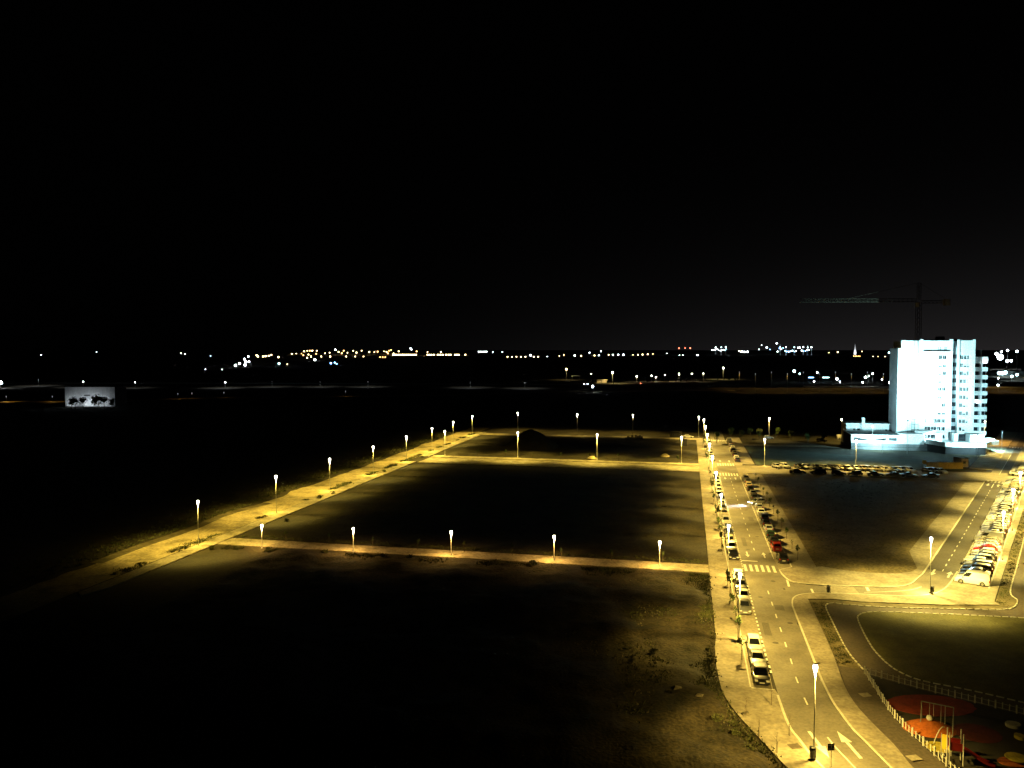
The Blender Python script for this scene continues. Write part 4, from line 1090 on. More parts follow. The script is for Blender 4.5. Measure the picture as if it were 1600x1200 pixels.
def tufts(name, spots, label, m=WEED, blades=9, hgt=.28, spread=.25):
    mb = MB(); r = random.Random(len(spots))
    for p, s in spots:
        for _ in range(blades):
            q = Vector((p.x + r.gauss(0, spread * s), p.y + r.gauss(0, spread * s), p.z)); t = r.uniform(0, 6.28); h = hgt * s * r.uniform(.5, 1.3); wv = .05 * s + .02
            dx, dy = math.cos(t), math.sin(t); bend = Vector((r.gauss(0, .25), r.gauss(0, .25), 0)) * h
            mb.add([q - Vector((dx, dy, 0)) * wv, q + Vector((dx, dy, 0)) * wv, q + bend + Vector((0, 0, h))], [(0, 1, 2)])
    o = mb.build(name, m); tag(o, label, 'weeds', kind='stuff'); return o
r = random.Random(8)
sp = []
for _ in range(2600):
    v = r.uniform(100, 345); k = mnoise.noise(Vector((v * .16, 4.2, 0)))
    if k > .05: sp.append((UV(-91.5 + r.gauss(0, .35 + k), v, .0), r.uniform(.5, 1.3) * (.7 + k)))
for _ in range(1400):
    v = r.uniform(96, 345); sp.append((UV(-101.5 - abs(r.gauss(0, 4.5)), v, -.05), r.uniform(.5, 1.6)))
tufts('weeds', sp, 'dry weeds growing on the verges of the sandy track')
sp = []
for _ in range(1500):
    u = r.uniform(-88, 3); k = mnoise.noise(Vector((u * .12, 0, 0)))
    if k > -.05: sp.append((UV(u, 133.4 - abs(r.gauss(0, 1.2)) * (1 + k), .05), r.uniform(.4, 1.1) * (1 + .5 * k)))
for _ in range(500): sp.append((UV(r.uniform(-86, 3.5), 140.6 + abs(r.gauss(0, 1.2)), .0), r.uniform(.4, 1.0)))
tufts('weeds', sp, 'weeds along both edges of the front unpaved walk')
sp = []
for _ in range(3800):
    v = r.uniform(oe[0][0] + 1, 133); d = abs(r.gauss(0, 1)); 
    uu = edge_u(v) - .3 - (d * 1.3 if r.random() < .25 else d * 11)
    p = UV(uu, v, .12)
    if mnoise.noise(Vector((p.x * .14, p.y * .14, 7))) < -.02 and d * 11 > 2: continue
    sp.append((p, r.uniform(.5, 1.7)))
tufts('weeds', sp, 'scrubby weeds over the rubble lot beside the left pavement', hgt=.13, blades=6)
sp = []
for _ in range(1300):
    u, v = r.uniform(21.9, 80), r.uniform(142, 244); p = UV(u, v, .13)
    if (p.x * c2 - p.y * s2) > -23.8 or v < 134 + (u - 21) * .05: continue
    sp.append((p, r.uniform(.4, .9)))
for _ in range(500):
    tt = r.uniform(134, 215); sp.append((ST(r.uniform(-8.3, -7.1), tt, .05), r.uniform(.4, 1.0)))
for _ in range(260):
    q = r.random(); a = G(1268 + 40 * q, 940 + 98 * q); sp.append((Vector((a.x + r.uniform(0, 1.8), a.y, .05)), r.uniform(.4, 1.0)))
tufts('weeds', sp, 'thin weeds on the vacant corner lot and the park verges', hgt=.11)
# larger bushes on the rubble lot
BUSH = []
for k in range(4):
    me = leaf_cloud(260, 1.1, 1.0, .65, .5, .13, 70 + k, 7).mesh('foliage'); me.materials.append(WEED)
    st = MB()
    for j in range(6):
        t = j * 1.05; st.tube((0, 0, 0), (.5 * math.cos(t), .5 * math.sin(t), .6), .02, .008, n=4)
    sm = st.mesh('stem'); sm.materials.append(BARK); BUSH.append((me, sm))
def bush(p, k, label, group, sc, cat='bush'):
    e = empty('bush', (p.x, p.y, p.z), k * 1.3); e.scale = (sc, sc, sc * .9); tag(e, label, cat, group)
    inst('foliage', BUSH[k % 4][0], e); inst('stem', BUSH[k % 4][1], e)
for k, (x, y, sc, lab) in enumerate([(1040, 898, .9, 'dark weedy bush at the corner of the front walk and the left pavement'), (1102, 930, .9, 'bush hugging the left pavement edge just below the front walk'),
      (1106, 1018, .8, 'bush at the left pavement edge level with the lone group of cars'), (1110, 1052, .8, 'low bush where the left pavement begins to curve'), (1020, 1022, 1.2, 'wide dark bush out on the rubble lot'),
      (1120, 1128, 1.1, 'round dark bush on the rubble lot beside the curving pavement'), (1150, 1150, 1.0, 'yellowish bush at the curving pavement edge'), (1172, 1176, 1.1, 'nearest bush at the curving pavement edge'),
      (1045, 1085, .8, 'small bush on the rubble beside the broken slab'), (985, 1035, .9, 'dim bush deepest in the rubble lot')]):
    p = G(x, y); p.z = .1; bush(p, k, lab, 'bushes on the rubble lot', sc * .62)
for k, (x, y, sc) in enumerate([(330, 858, .8), (420, 862, .9), (508, 866, 1.0), (598, 872, 1.1), (640, 874, 1.0), (775, 882, .9), (835, 884, 1.1), (448, 815, .8), (500, 778, 1.0), (520, 772, .8), (600, 738, 1.0), (618, 728, .9), (660, 715, .8)]):
    p = G(x, y); bush(p, k, ('weed bush below the front walk, %s from the sandy track' % ordinal(k)) if k < 7 else ('weed clump on the sandy track verge, %s from the near end' % ordinal(k - 7)), 'weed bushes along the walks', sc)
# broken slabs and stones
STONE = mat('broken_concrete', (.08, .07, .05), (.22, .19, .14), .8, .9, .3)
for k, (x, y, sx, sy, sz, lab) in enumerate([(1062, 1080, .9, .5, .5, 'upturned slab of broken concrete on the rubble lot'), (1092, 1092, .7, .5, .55, 'second broken slab on the rubble lot, nearer the pavement'), (1062, 962, .6, .4, .2, 'flat stone on the rubble lot near the front walk'),
                                     (1165, 1118, .5, .4, .25, 'lump of concrete beside the curving pavement')]):
    p = G(x, y); o = MB().add([(-1, -1, 0), (1, -.8, 0), (.8, 1, 0), (-.9, .9, 0), (-.7, -.6, 1.3), (.6, -.7, .9), (.7, .6, .6), (-.6, .5, 1.0)], [(0,3,2,1),(4,5,6,7),(0,1,5,4),(1,2,6,5),(2,3,7,6),(3,0,4,7)]).build('broken_slab', STONE)
    o.location = (p.x, p.y, .05); o.scale = (sx, sy, sz); o.rotation_euler = (.2, .1, k * 1.1); tag(o, lab, 'rubble')
mb = MB(); rs = random.Random(31)
for _ in range(2600):
    v = rs.uniform(oe[0][0] + 1, 134); uu = edge_u(v) - .2 - abs(rs.gauss(0, 1)) * 9
    p = UV(uu, v, rs.uniform(.02, .14)); a = rs.uniform(.04, .16); t = rs.uniform(0, 3)
    c, n_ = math.cos(t) * a, math.sin(t) * a
    mb.add([(p.x - c, p.y - n_, p.z - .05), (p.x + n_, p.y - c, p.z - .05), (p.x + c, p.y + n_, p.z - .05), (p.x - n_, p.y + c, p.z - .05), (p.x, p.y, p.z + a * .8)], [(0, 1, 4), (1, 2, 4), (2, 3, 4), (3, 0, 4)])
tag(mb.build('rubble', STONE), 'small stones and rubble strewn over the lot beside the left pavement', 'rubble', kind='stuff')
# trees far off
TREE = []
for k in range(3):
    cm = leaf_cloud(420, 2.4, 2.3, 2.2, 3.9, .34, 90 + k, 9).mesh('crown'); cm.materials.append(LEAF)
    t = MB().tube((0, 0, 0), (.1, 0, 2.4), .2, .12).tube((.1, 0, 2.4), (.9, .4, 4.2), .1, .03).tube((.1, 0, 2.4), (-.8, -.3, 4.0), .1, .03).tube((.1, 0, 2.4), (.1, .5, 4.8), .09, .03)
    tm = t.mesh('trunk'); tm.materials.append(BARK); TREE.append((cm, tm))
def tree(p, k, label, group, sc=1.0):
    e = empty('tree', (p.x, p.y, 0), k * 2.1); e.scale = (sc, sc, sc); tag(e, label, 'tree', group)
    inst('trunk', TREE[k % 3][1], e); inst('crown', TREE[k % 3][0], e)

# ------------------------------------------------------------------ street furniture
def litter_bin(p, label, z=.12):
    e = empty('litter_bin', (p.x, p.y, z)); tag(e, label, 'litter bin', 'litter bins')
    MB().lathe([(.16, .12), (.22, .2), (.25, .95), (.25, 1.0), (.21, 1.0), (.20, .95)], 14).build('basket', DARKM, e, True)
    MB().box(.26, .32, -.03, .03, 0, 1.15).build('post', DARKM, e)
    MB().lathe([(.25, 1.12), (.26, 1.16), (.05, 1.24)], 14).build('lid', DARKM, e)
litter_bin(G(1137.5, 905), 'dark litter bin on the left pavement level with the zebra crossing')
litter_bin(G(1294, 927.8), 'dark litter bin at the kerb by the raised crossing')
litter_bin(G(1456, 929), 'dark litter bin at the foot of the corner lamp by the van')
litter_bin(G(1269, 1189), 'dark litter bin at the foot of the nearest street lamp')
p = G(1298, 1225); sg = empty('traffic_sign', (p.x, p.y, .0), R(8)); tag(sg, 'back of a square traffic sign on a pole at the bottom edge', 'traffic sign')
zt = CAM_H - (1180 - HORIZON) / FPX * p.y
MB().tube((0, 0, 0), (0, 0, zt + .3), .03, n=6).build('pole', GALV, sg); MB().box(-.3, .3, .035, .06, zt - .3, zt + .3).build('sign_plate', DARKM, sg)
for z in (zt - .15, zt + .15): MB().box(-.25, .25, .03, .034, z - .02, z + .02).build('bracket', GALV, sg)
for k, (x, y, lab) in enumerate([(1352, 1086, 'square pale cover set into the path beside the playground'), (1428, 1186, 'square pale cover at the curving pavement edge'), (1242, 1168, 'dark square cover in the curving left pavement')]):
    p = G(x, y); o = MB().box(-.55, .55, -.45, .45, 0, .012).build('utility_cover', PAVE if k < 2 else PATH); o.location = (p.x, p.y, .122 if k != 0 else .022); o.rotation_euler = (0, 0, .2); tag(o, lab, 'utility cover')
# stored containers and pallets at the back of the far lot
for k, (x, y, sx, sy, sz, lab) in enumerate([(1068, 697, 2.6, 3.0, 2.4, 'dark site container at the far end of the left pavement'), (1056, 684, 5.0, 2.4, 2.4, 'long dark container behind the cross-street lamp')]):
    p = G(x, y); e = empty('site_container', (p.x, p.y, 0), -AZ); tag(e, lab, 'container')
    MB().box(-sx/2, sx/2, 0, sy, .12, sz).build('body', DARKW, e)
    for j in range(6): MB().box(-sx/2 + sx * (j + .3) / 6, -sx/2 + sx * (j + .55) / 6, -.05, -.003, .2, sz - .1).build('rib', DARKM, e)
for k in range(9):
    p = G(978 + k * 3.1, 686.5); h = [1.0, 1.6, 1.3, 2.0, 1.2, 1.9, 1.5, 1.8, 1.4][k]
    e = empty('pallet_stack', (p.x, p.y, 0)); tag(e, 'dark stack of building material in the far lot, %s from the left' % ordinal(k), 'stack', 'stacks in the far lot')
    for j in range(int(h / .35)): MB().box(-.32, .32, -.3, .3, .05 + j * .35, .05 + j * .35 + .3).build('layer', DARKM, e)
# spoil heap
hp = G(832, 700); mb = MB(); vs, fs = [], []; n = 36
for j in range(8):
    f = j / 7
    for i in range(n):
        t = 2 * math.pi * i / n; k = 1 + .12 * mnoise.noise(Vector((math.cos(t) * 2, math.sin(t) * 2, f * 3)))
        vs.append((10.5 * (1 - f) * math.cos(t) * k, 7 * (1 - f) * math.sin(t) * k, 6.6 * (1 - (1 - f) ** 1.7) * (1 + .15 * mnoise.noise(Vector((math.cos(t) * 3, math.sin(t) * 3, f))))))
for j in range(7):
    for i in range(n):
        k = (i + 1) % n; fs.append((j*n+i, j*n+k, (j+1)*n+k, (j+1)*n+i))
fs.append(tuple(range(7 * n, 8 * n)))
o = mb.add(vs, fs).build('spoil_heap', SOIL, None, True, (hp.x, hp.y, -.05)); tag(o, 'dark heap of soil in the lot behind the middle cross street', 'soil heap')
# spoil beside the corner lamp
for k, (x, y) in enumerate([(931, 718), (1045, 714)]):
    p = G(x, y); mb = MB().lathe([(1.9, 0), (1.6, .35), (.9, .85), (.25, 1.1)], 14); o = mb.build('sand_pile', SAND, None, True, (p.x - 1.2, p.y + .8, 0)); tag(o, ['small sand pile by the third lamp of the middle cross street', 'small pale sand pile near the last lamp of the middle cross street'][k], 'sand pile')

# ------------------------------------------------------------------ far: white hall on the left
hl = G(102, 635); hr = G(180, 635)
hall = empty('white_hall', (hl.x, hl.y, 0)); tag(hall, 'floodlit pale hall behind dark trees at the left edge of the plain', 'building')
W = hr.x - hl.x
n = 11
for k in range(n): MB().box(W * k / n, W * (k + .97) / n, 0, .3, 0, 12.6).build('wall_panel', WHITEW, hall)
MB().box(.05, W - .3, .3, 16, 0, 12.2).build('core', GREYW, hall)
MB().box(-.3, W + .1, -.3, 16.3, 12.6, 12.9).build('roof', DARKW, hall)
MB().box(W * .38, W * .5, -.12, -.003, 6.9, 7.5).build('sign_band', DARKM, hall)
for k, (x, sc) in enumerate([(112, 1.05), (118, .9), (130, 1.15), (148, 1.25), (155, 1.1), (163, 1.2), (175, .95)]):
    p = G(x, 639); tree(p, k, 'dark tree in front of the floodlit hall, %s from its left end' % ordinal(k), 'trees before the white hall', sc * 1.15)
flood((hl.x + 4, hl.y - 5, .4), (hl.x + 5, hl.y, 4), 800, 140, 'small floodlight on the grass before the left end of the hall', .9, colour=(.85, .95, 1.0))
flood((hl.x + W * .47, hl.y - 6, .4), (hl.x + W * .47, hl.y, 5), 1500, 150, 'small floodlight on the grass before the middle of the hall', .9, colour=(.85, .95, 1.0))
flood((hl.x + W * .75, hl.y - 7, .4), (hl.x + W * .75, hl.y, 5), 1000, 150, 'small floodlight on the grass before the right part of the hall', .9, colour=(.85, .95, 1.0))

# ------------------------------------------------------------------ far roads, verge lamps, roundabout
def far_lamp(px, py, Y, m, label, group, rad=None, z_base=0.0, cat='lamp', arms=True, name='distant_lamp'):
    if py > HORIZON + 2: Y2 = min(Y, (CAM_H - 5) * FPX / (py - HORIZON))
    else: Y2 = Y
    if rad: rad *= Y2 / Y
    Y = Y2; c = AT(px, py, Y); rad = rad or Y / FPX * 1.6
    e = empty(name, (c.x, c.y, z_base)); tag(e, label, cat, group)
    h = max(c.z - z_base, 1.0)
    inst('lamp_lens_glow', _ball(m), e, (0, 0, h), sc=rad)  # ball oversized, the light's bloom put into its size
    if arms: inst('pole', _pole(), e, sc=(1, 1, h))
    return e
_balls, _pl = {}, []
def _ball(m):
    if m.name not in _balls:
        me = MB().lathe([(.3, -1), (.8, -.6), (1, 0), (.8, .6), (.3, 1)], 10).mesh('lamp_lens_glow', True); me.materials.append(m); _balls[m.name] = me
    return _balls[m.name]
def _pole():
    if not _pl:
        me = MB().lathe([(.12, 0), (.08, .97)], 6).mesh('pole'); me.materials.append(GALV); _pl.append(me)
    return _pl[0]
def far_spot(loc, power, colour, parent, size=165):
    o = bpy.data.objects.new('lamp_light', lamp_light(int(loc[2]) + 1000, power, colour, size)); COL.objects.link(o)
    o.parent = parent; o.location = (loc[0], loc[1], loc[2])
def road_strip(name, pts, w0, m, z=0.0):
    a = [Vector((p.x, p.y, 0)) for p in pts]; o = MB().strip(a, -w0 / 2, w0 / 2, z).build(name, m); o['kind'] = 'structure'; return o
fr = road_strip('far_road', [G(-700, 601.5), G(0, 600.5), G(300, 601), G(640, 602), G(900, 603.5), G(1160, 606.5), G(1400, 606.5), G(1700, 607), G(2300, 607)], 9, ASPH)
road_strip('dirt_track', [G(-400, 629), G(0, 628), G(200, 625), G(440, 621), G(700, 617), G(880, 612), G(1150, 610)], 14, SAND, .0)
road_strip('road_bank', [G(1150, 611), G(1300, 612.5), G(1400, 613), G(1700, 614), G(2300, 614)], 44, SOIL2, .0)
bar = empty('road_barrier', G(0, 599.6)); tag(bar, 'pale concrete barrier drawn as a thin line across the dark plain', 'barrier')
bl = resample([G(-60, 599.2), G(0, 599.2), G(300, 599.6), G(640, 600.4), G(905, 602)], 12.0)
bmesh_ = MB().box(-5.8, 5.8, -.25, .25, 0, 1.1).mesh('barrier_block'); bmesh_.materials.append(WHITEW)
for a, b in zip(bl, bl[1:]):
    q = (a + b) / 2 - bar.location; d = b - a; inst('barrier_block', bmesh_, bar, q, math.atan2(d.y, d.x))
bar2 = empty('road_barrier', G(1262, 604.3)); tag(bar2, 'pale concrete barrier along the far road behind the white tower', 'barrier')
bl = resample([G(1255, 604.2), G(1400, 605), G(1600, 606), G(1700, 606.4)], 12.0)
for a, b in zip(bl, bl[1:]):
    q = (a + b) / 2 - bar2.location; d = b - a; inst('barrier_block', bmesh_, bar2, q, math.atan2(d.y, d.x))
for i, (x, y, m, rad, pw) in enumerate([(1, 598, FAR_W, 1.6, 9000), (60, 593, ADDED_D, .2, 9000), (130, 596.5, FAR_W, .55, 9000), (211, 597.5, FAR_W, .5, 4000), (352, 597.5, FAR_W, .55, 9000), (425, 596, ADDED_D, .2, 6000), (500, 596, ADDED_D, .2, 6000), (575, 596, ADDED_D, .2, 6000), (735, 597, ADDED_D, .2, 7000), (820, 598, ADDED_D, .2, 7000)]):
    q = G(x, 602.0 if i else 605); e = far_lamp(x, y, q.y - 6, m, 'lamp along the dim barrier line of the plain, %s from the left edge' % ordinal(i), 'lamps along the dim barrier', rad)
    far_spot((0, -4, max(12.0, AT(x, y, q.y).z)), pw * 1.1, (.9, .95, 1.0), e)  # the dim lamps of this list are added to light the barrier
for i, x in enumerate((10, 82, 278, 300, 350, 540)):
    q = G(x, [628, 628, 623, 622, 621, 619][i]); e = street_lamp((q.x, q.y, 0), 4.0, [900, 1000, 160, 200, 130, 100][i], ORANGE, 'added low lamp lighting the dirt track of the dark plain, %s from the left edge' % ordinal(i), 'added lamps on the dirt track', DV, ADDED_D, name='added_lamp')  # unseen lamps added so the track is lit
# roundabout
rb = [(957, 582, 598.5, .95, PALE, 26000), (1130, 575, 592.5, .95, PALE, 16000), (885, 577, 593, 1.1, PALE, 9000)]
for k, (x, y, yb, rad, col, pw) in enumerate(rb):
    q = G(x, yb); e = far_lamp(x, y, q.y, FAR_Y if k == 2 else BULB, ['tall lamp over the lit roundabout in the distance', 'tall lamp at the right end of the distant slip road', 'reddish-white tall lamp left of the distant roundabout'][k], 'tall lamps around the roundabout', rad)
    far_spot((0, -2, AT(x, y, q.y).z - 1), pw, (1, .78, .30), e)
for k, (x, y, rad) in enumerate([(924, 584, .5), (995, 588, .75), (1018, 587, .6), (1025, 589.5, .55), (1039, 586, .55), (1061, 584.5, .8), (1081, 584, .6), (1099, 583.5, .5)]):
    q = G(x, 596); e = far_lamp(x, y, q.y, BULB, 'small lamp along the distant slip road, %s from the roundabout' % ordinal(k), 'small lamps of the slip road', rad)
    if k % 2 == 1: far_spot((0, -2, AT(x, y, q.y).z - .5), 3500, (1, .75, .36), e)
road_strip('far_road', [G(905, 603), G(960, 600), G(1000, 599), G(1060, 595), G(1100, 593), G(1135, 592.5), G(1165, 592)], 9, PAVE2, .01)
road_strip('roundabout_verge', [G(940, 603), G(990, 603.5), G(1050, 603)], 26, GRASS, .005)
for k, x in enumerate(range(930, 1160, 9)):
    q = G(x + random.uniform(-3, 3), 598 - (x - 940) * .02 + random.uniform(0, 3)); tree(q, k, 'low roundabout tree lit from the lamps, %s from the left' % ordinal(k), 'trees around the roundabout', random.uniform(.45, .95))
q = G(938, 598); hs = empty('small_pavilion', q, .3); tag(hs, 'small lit roof left of the roundabout', 'pavilion')
MB().box(-6, 6, -4, 4, 0, 3.2).build('wall', HOARD2, hs); MB().box(-6.6, 6.6, -4.6, 4.6, 3.2, 3.6).build('roof', HOARD2, hs)
q = G(900, 593); e = empty('small_pavilion', q, .1); tag(e, 'thin lit canopy under the reddish lamp left of the roundabout', 'canopy')
MB().box(-5, 5, -3, 3, 4.2, 4.6).build('roof', WHITEW, e)
for x in (-4.5, 4.5): MB().box(x - .15, x + .15, -.15, .15, 0, 4.2).build('post', GALV, e)
for k, (x, y, rad) in enumerate([(913, 600, .45), (918, 600, .45), (926, 604, 1.1), (1001, 599, .4)]):
    q = G(x, y + 1.2); far_lamp(x, y, q.y, FAR_W if k < 3 else FAR_R, ['pale left vehicle light beside the roundabout', 'pale vehicle light just left of the lit pavilion', 'bright white vehicle light at the roundabout entry', 'small red vehicle light beyond the roundabout'][k], 'vehicle lights near the roundabout', rad, cat='vehicle light', arms=False)
# right: lamps behind the tower, added masts to light the bank
for k, (x, y, m, rad) in enumerate([(1241, 580, FAR_C, 1.5), (1249.5, 584, FAR_C, .8), (1277, 582, FAR_W, .8), (1272, 596, FAR_W, .8), (1308, 592, FAR_W, 1.2), (1312.5, 596.5, FAR_W, .7), (1348, 597.5, FAR_W, .8), (1352.5, 589.5, FAR_W, 1.2), (1357.5, 587.5, FAR_C, .7), (1363.5, 584, FAR_W, .8), (1378, 593, FAR_W, .6), (1390, 598, FAR_W, 1.1), (1560, 591, FAR_W, .7), (1559.5, 602, FAR_W, 1.1)]):
    far_lamp(x, y, 900, m, 'white light beyond the far road near the tower, %s from the left' % ordinal(k), 'lights beyond the far road', rad)
for k, (x, pw) in enumerate([(1155, 4500), (1180, 4500), (1205, 5000), (1230, 5000), (1255, 6000), (1280, 6000), (1305, 7000), (1330, 7000), (1355, 7000), (1380, 7000), (1540, 9000), (1560, 9000), (1580, 9000), (1600, 9000)]):
    q = G(x, 608 + 4.5 * (k % 2)); e = street_lamp((q.x, q.y, 0), 16.0, pw * 1.0, ORANGE, 'added lamp mast lighting the orange road bank, %s from the left' % ordinal(k), 'added lamps on the road bank', DV, ADDED_D, name='added_lamp')  # unseen masts added to spread orange light over the bank
# blue-lit depot left of the tower and floodlit works at the right edge
q = AT(1280, 589, 930); dp = empty('depot', (q.x, q.y, 0)); tag(dp, 'low dark depot with blue-white light strips beyond the far road', 'building')
MB().box(-14, 14, 0, 12, 0, 5.2).build('wall', DARKW, dp); MB().box(-14.5, 14.5, -.5, 12.5, 5.2, 5.6).build('roof', DARKW, dp)
for (a, b, m) in ((-12.5, -6.5, FAR_B), (4, 11.5, FAR_C)):
    MB().box(a, b, -.3, -.05, 4.0, 4.6).build('light_strip', m, dp)
q = AT(1560, 587, 1120); wk = empty('floodlit_works', (q.x, q.y, 0)); tag(wk, 'long low works with a blue-lit front at the right edge', 'building')
for k in range(8): MB().box(k * 7, k * 7 + 6.8, 0, .4, 0, 6.6).build('wall_panel', WHITEW, wk)
MB().box(.1, 55.5, .4, 18, 0, 6.4).build('core', GREYW, wk); MB().box(-.4, 56.5, -.4, 18.4, 6.7, 7.1).build('roof', DARKW, wk)
for k, (x, y, rad) in enumerate([(1561, 583, 2.0), (1566.5, 583, 2.3), (1571, 582, 2.1), (1581, 588, 1.6), (1589, 585.5, 1.6)]):
    e = far_lamp(x, y, 1105, FAR_C, 'white floodlight on the front of the right-hand works, %s from the left' % ordinal(k), 'floodlights of the works', rad)
    far_spot((0, -6, 9), 20000, (.75, .95, 1.0), e)
for k, (x, y, rad) in enumerate([(1563, 558, 5.2), (1557, 552.8, 2.6), (1565, 549.5, 1.4), (1574.5, 547.5, 1.8), (1589, 549, 2.0), (1573.5, 564, 2.4), (1580, 563.5, 2.2)]):
    far_lamp(x, y, 1500, FAR_W, 'large white works light above the right edge skyline, %s of the cluster' % ordinal(k), 'works lights at the right edge', rad)

# ------------------------------------------------------------------ horizon: hills, towns and the port
def ridge(name, px0, px1, Y, hmax, seed, depth=900):
    mb = MB(); n = 60; vs, fs = [], []
    for i in range(n + 1):
        x = (px0 + (px1 - px0) * i / n - 800) / FPX * Y; t = i / n
        h = hmax * math.sin(math.pi * t) ** .7 * (.75 + .35 * mnoise.noise(Vector((t * 6, seed, 0))))
        vs += [(x, Y - 250, -.5), (x, Y + 10, max(0, h)), (x, Y + depth, -.5)]
    for i in range(n):
        a = i * 3; fs += [(a, a + 3, a + 4, a + 1), (a + 1, a + 4, a + 5, a + 2)]
    o = mb.add(vs, fs).build(name, SOIL, None, True); o['kind'] = 'structure'
ridge('hill', 360, 780, 5200, 34, 2); ridge('hill', -200, 380, 7200, 22, 4); ridge('hill', 1000, 1500, 5600, 30, 9)
rt = random.Random(21)
def cluster(pts, Y, label, group, name='town_light'):
    for i, (x, y, m, s) in enumerate(sorted(pts, key=lambda q: q[0])):
        far_lamp(x, y, Y + rt.uniform(-60, 60), m, label + ', %s from the left' % ordinal(i), group, Y / FPX * .78 * s, arms=False, cat='town light', name=name)
pts = [(368, 571, FAR_W, 1.9), (374, 568, FAR_W, 1.6), (383, 570, FAR_W, 2.1), (384, 565, FAR_W, 2.0), (389, 565, FAR_W, 1.5), (382, 561, FAR_W, 1.6), (388, 557, FAR_W, 1.2), (401, 555, FAR_Y, 1.4), (403, 557, FAR_Y, 1.4), (411, 557, FAR_Y, 1.3), (415, 556.5, FAR_Y, 1.5), (420, 556, FAR_Y, 1.3), (424, 554.5, FAR_Y, 1.2), (435, 558, FAR_Y, 1.5), (436, 568, FAR_C, 1.8), (449, 569, FAR_Y, .8), (492, 562, FAR_W, 2.0), (517, 567.5, FAR_B, 1.6), (523, 566.5, FAR_B, 1.3), (526, 568.5, FAR_B, 1.0)]
cluster(pts, 4700, 'bright light at the foot of the distant hillside town', 'lights at the foot of the distant town')
pts = []
for x, y in [(456, 553), (463, 553), (471, 553), (475, 549), (480, 548), (484, 548), (488, 548), (495, 548), (474, 555), (482, 554), (480, 559), (486, 557), (508, 552), (515, 551), (524, 546.5), (537, 548), (534, 552), (543, 551), (541, 557), (552, 548), (557, 551), (568, 557), (502, 557), (516, 557), (555, 557), (585, 550), (590, 549.5), (600, 549), (604, 550), (608, 548), (611, 547), (606, 552), (615, 552), (623, 549), (641.5, 544.5), (643, 546), (651, 549), (668, 550), (689, 550), (577, 550), (565, 548), (529, 550), (494, 553)]:
    pts.append((x, y, FAR_W if y < 547 else rt.choice([FAR_Y, FAR_Y, FAR_O]), rt.uniform(.8, 1.35)))
for x in list(range(614, 652, 3)) + [668, 671, 674, 678, 684, 688, 692, 697, 701, 704, 711, 714, 717, 727]: pts.append((x, 554.3, FAR_Y, 1.3))
for x in (594, 598, 602): pts.append((x, 558, FAR_O, 1.1))
cluster(pts, 5000, 'warm street light in the distant hillside town', 'street lights of the distant town')
pts = [(748 + 3 * k, 549.5, FAR_W, .9) for k in range(5)] + [(770, 550, FAR_W, .6), (785, 550, FAR_W, .6)] + [(793 + 7 * k, 557.5, FAR_Y, 1.0) for k in range(5)] + [(829, 555, FAR_W, 1.6), (834, 557.5, FAR_Y, 1.1), (841, 557.5, FAR_Y, 1.1), (855, 557, FAR_W, .7), (874, 556, FAR_Y, .7), (881, 554.5, FAR_Y, .8), (898, 555.5, FAR_W, 1.2), (908, 556, FAR_Y, 1.1), (921, 551, FAR_W, .9), (929, 555.5, FAR_Y, 1.2), (936, 555, FAR_W, 1.0), (939, 548.5, FAR_W, 1.0), (951, 554.5, FAR_Y, 1.0), (958, 554.5, FAR_W, 1.1), (966, 554.3, FAR_W, 1.2), (974, 554.3, FAR_W, 1.2), (989, 554.5, FAR_Y, .6), (997, 554.3, FAR_Y, 1.0), (1004, 554, FAR_Y, 1.1), (1012, 553.5, FAR_Y, 1.0), (1020, 553, FAR_Y, .7), (1042, 552, FAR_W, .5)]
cluster(pts, 5400, 'pale light in the thin row along the middle horizon', 'lights along the middle horizon')
pts = [(1061, 544, FAR_R, 1.1), (1070.5, 544, FAR_R, .9), (1078.5, 544, FAR_R, 1.2)]
for (x, y, m, s), w_ in zip(pts, ('left', 'middle', 'right')):
    e = far_lamp(x, y, 6000, m, '%s red warning light of three on distant masts' % w_, 'red mast lights', 6000 / FPX * .85 * s, cat='mast light', name='mast_light')
pts = [(1061.5, 555, FAR_W, .6), (1067, 555, FAR_W, .6), (1089, 555, FAR_W, .7), (1091, 555, FAR_W, .7)] + [(1113 + 2.4 * k, 548 - rt.random() * 3, rt.choice([FAR_C, FAR_W]), rt.uniform(.5, 1.0)) for k in range(10)] + [(1155, 548.5, FAR_Y, 1.2), (1159, 549.5, FAR_W, 1.5), (1163, 550, FAR_W, 1.4), (1168, 549.5, FAR_W, 1.3), (1186, 546, FAR_W, .8), (1190, 539, FAR_W, .6), (1198, 543, FAR_W, 1.2), (1203, 546, FAR_B, .8), (1213.5, 536.5, FAR_W, 1.1)]
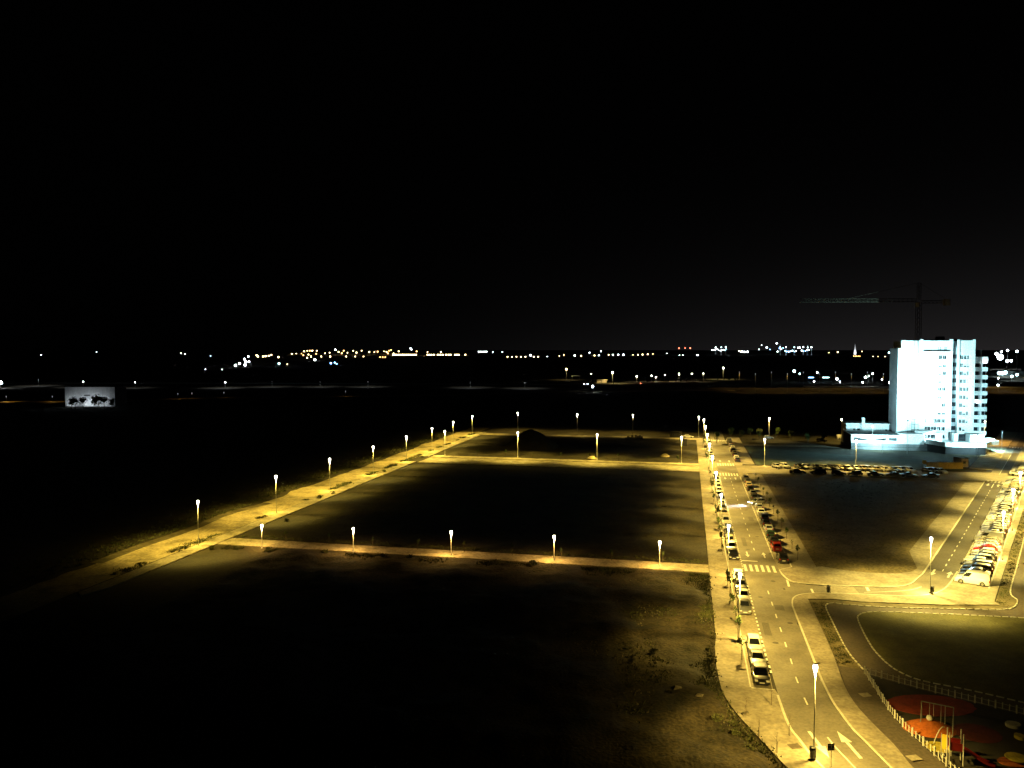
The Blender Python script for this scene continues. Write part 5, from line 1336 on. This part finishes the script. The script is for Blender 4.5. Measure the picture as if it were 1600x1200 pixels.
pts += [(1215 + 2.9 * k, 549.5 - rt.random() ** 2 * 7, rt.choice([FAR_C, FAR_W, FAR_W, FAR_B]), rt.uniform(.6, 1.2)) for k in range(19)] + [(1309, 550, FAR_Y, 1.2), (1295, 551, FAR_Y, .6), (1389, 551, FAR_C, 1.4), (1383, 557, FAR_Y, .6), (1364, 557, FAR_Y, .6), (1372, 557, FAR_Y, .5), (1347, 549, FAR_Y, .6)] + [(1334 + 2.4 * k, 556.5, FAR_O, .8) for k in range(5)]
cluster(pts, 5200, 'cold light of the port works on the horizon', 'lights of the port works', 'port_light')
# lit spire and stacks of the works
q = AT(1336, 550, 5200); sp_ = empty('lit_spire', (q.x, q.y, 0)); tag(sp_, 'slim white lit spire on the horizon left of the tower', 'spire')
MB().lathe([(9, 0), (8, 22), (5, 38), (3, 52), (.6, 72)], 8).build('shaft', WHITEW, sp_)
flood((q.x - 12, q.y - 45, 3), (q.x, q.y, 34), 260000, 80, 'floodlight at the foot of the slim spire on the horizon', .8, 2.8, (.9, .95, 1.0))
for k, x in enumerate((1118, 1127, 1134, 1219, 1228, 1241, 1255, 1262, 1268)):
    q = AT(x, 549, 5250); e = empty('works_stack', (q.x, q.y, 0)); tag(e, 'dim stack of the port works, %s from the left' % ordinal(k), 'stack', 'stacks of the port works')
    MB().lathe([(4, 0), (3.4, 30 + 4 * (k % 3)), (3.2, 52 + 5 * (k % 4))], 8).build('shaft', GREYW, e)
    MB().lathe([(3.3, 0), (3.4, 1.5), (3.3, 3)], 8).build('lit_collar', FAR_C if k % 2 else FAR_W, e, loc=(0, 0, 50))
for k, (x, y) in enumerate([(64, 554.5), (151, 550), (283, 552), (289, 553), (329, 556), (321, 577), (347, 577.5)]):
    far_lamp(x, y, 6500, FAR_W, 'lone pinprick of light in the dark left distance, %s from the left' % ordinal(k), 'lone lights in the left distance', 6500 / FPX * .42, arms=False, cat='town light', name='town_light')
# dim bushes behind the blue-lit lot
for k, (x, y) in enumerate([(1142, 668), (1158, 672), (1172, 667), (1186, 670), (1215, 668), (1236, 672), (1262, 676), (1120, 676), (1288, 676)]):
    tree(G(x, y + 16), k, 'dim bluish tree behind the far cross street, %s from the left' % ordinal(k), 'trees behind the far cross street', .7)
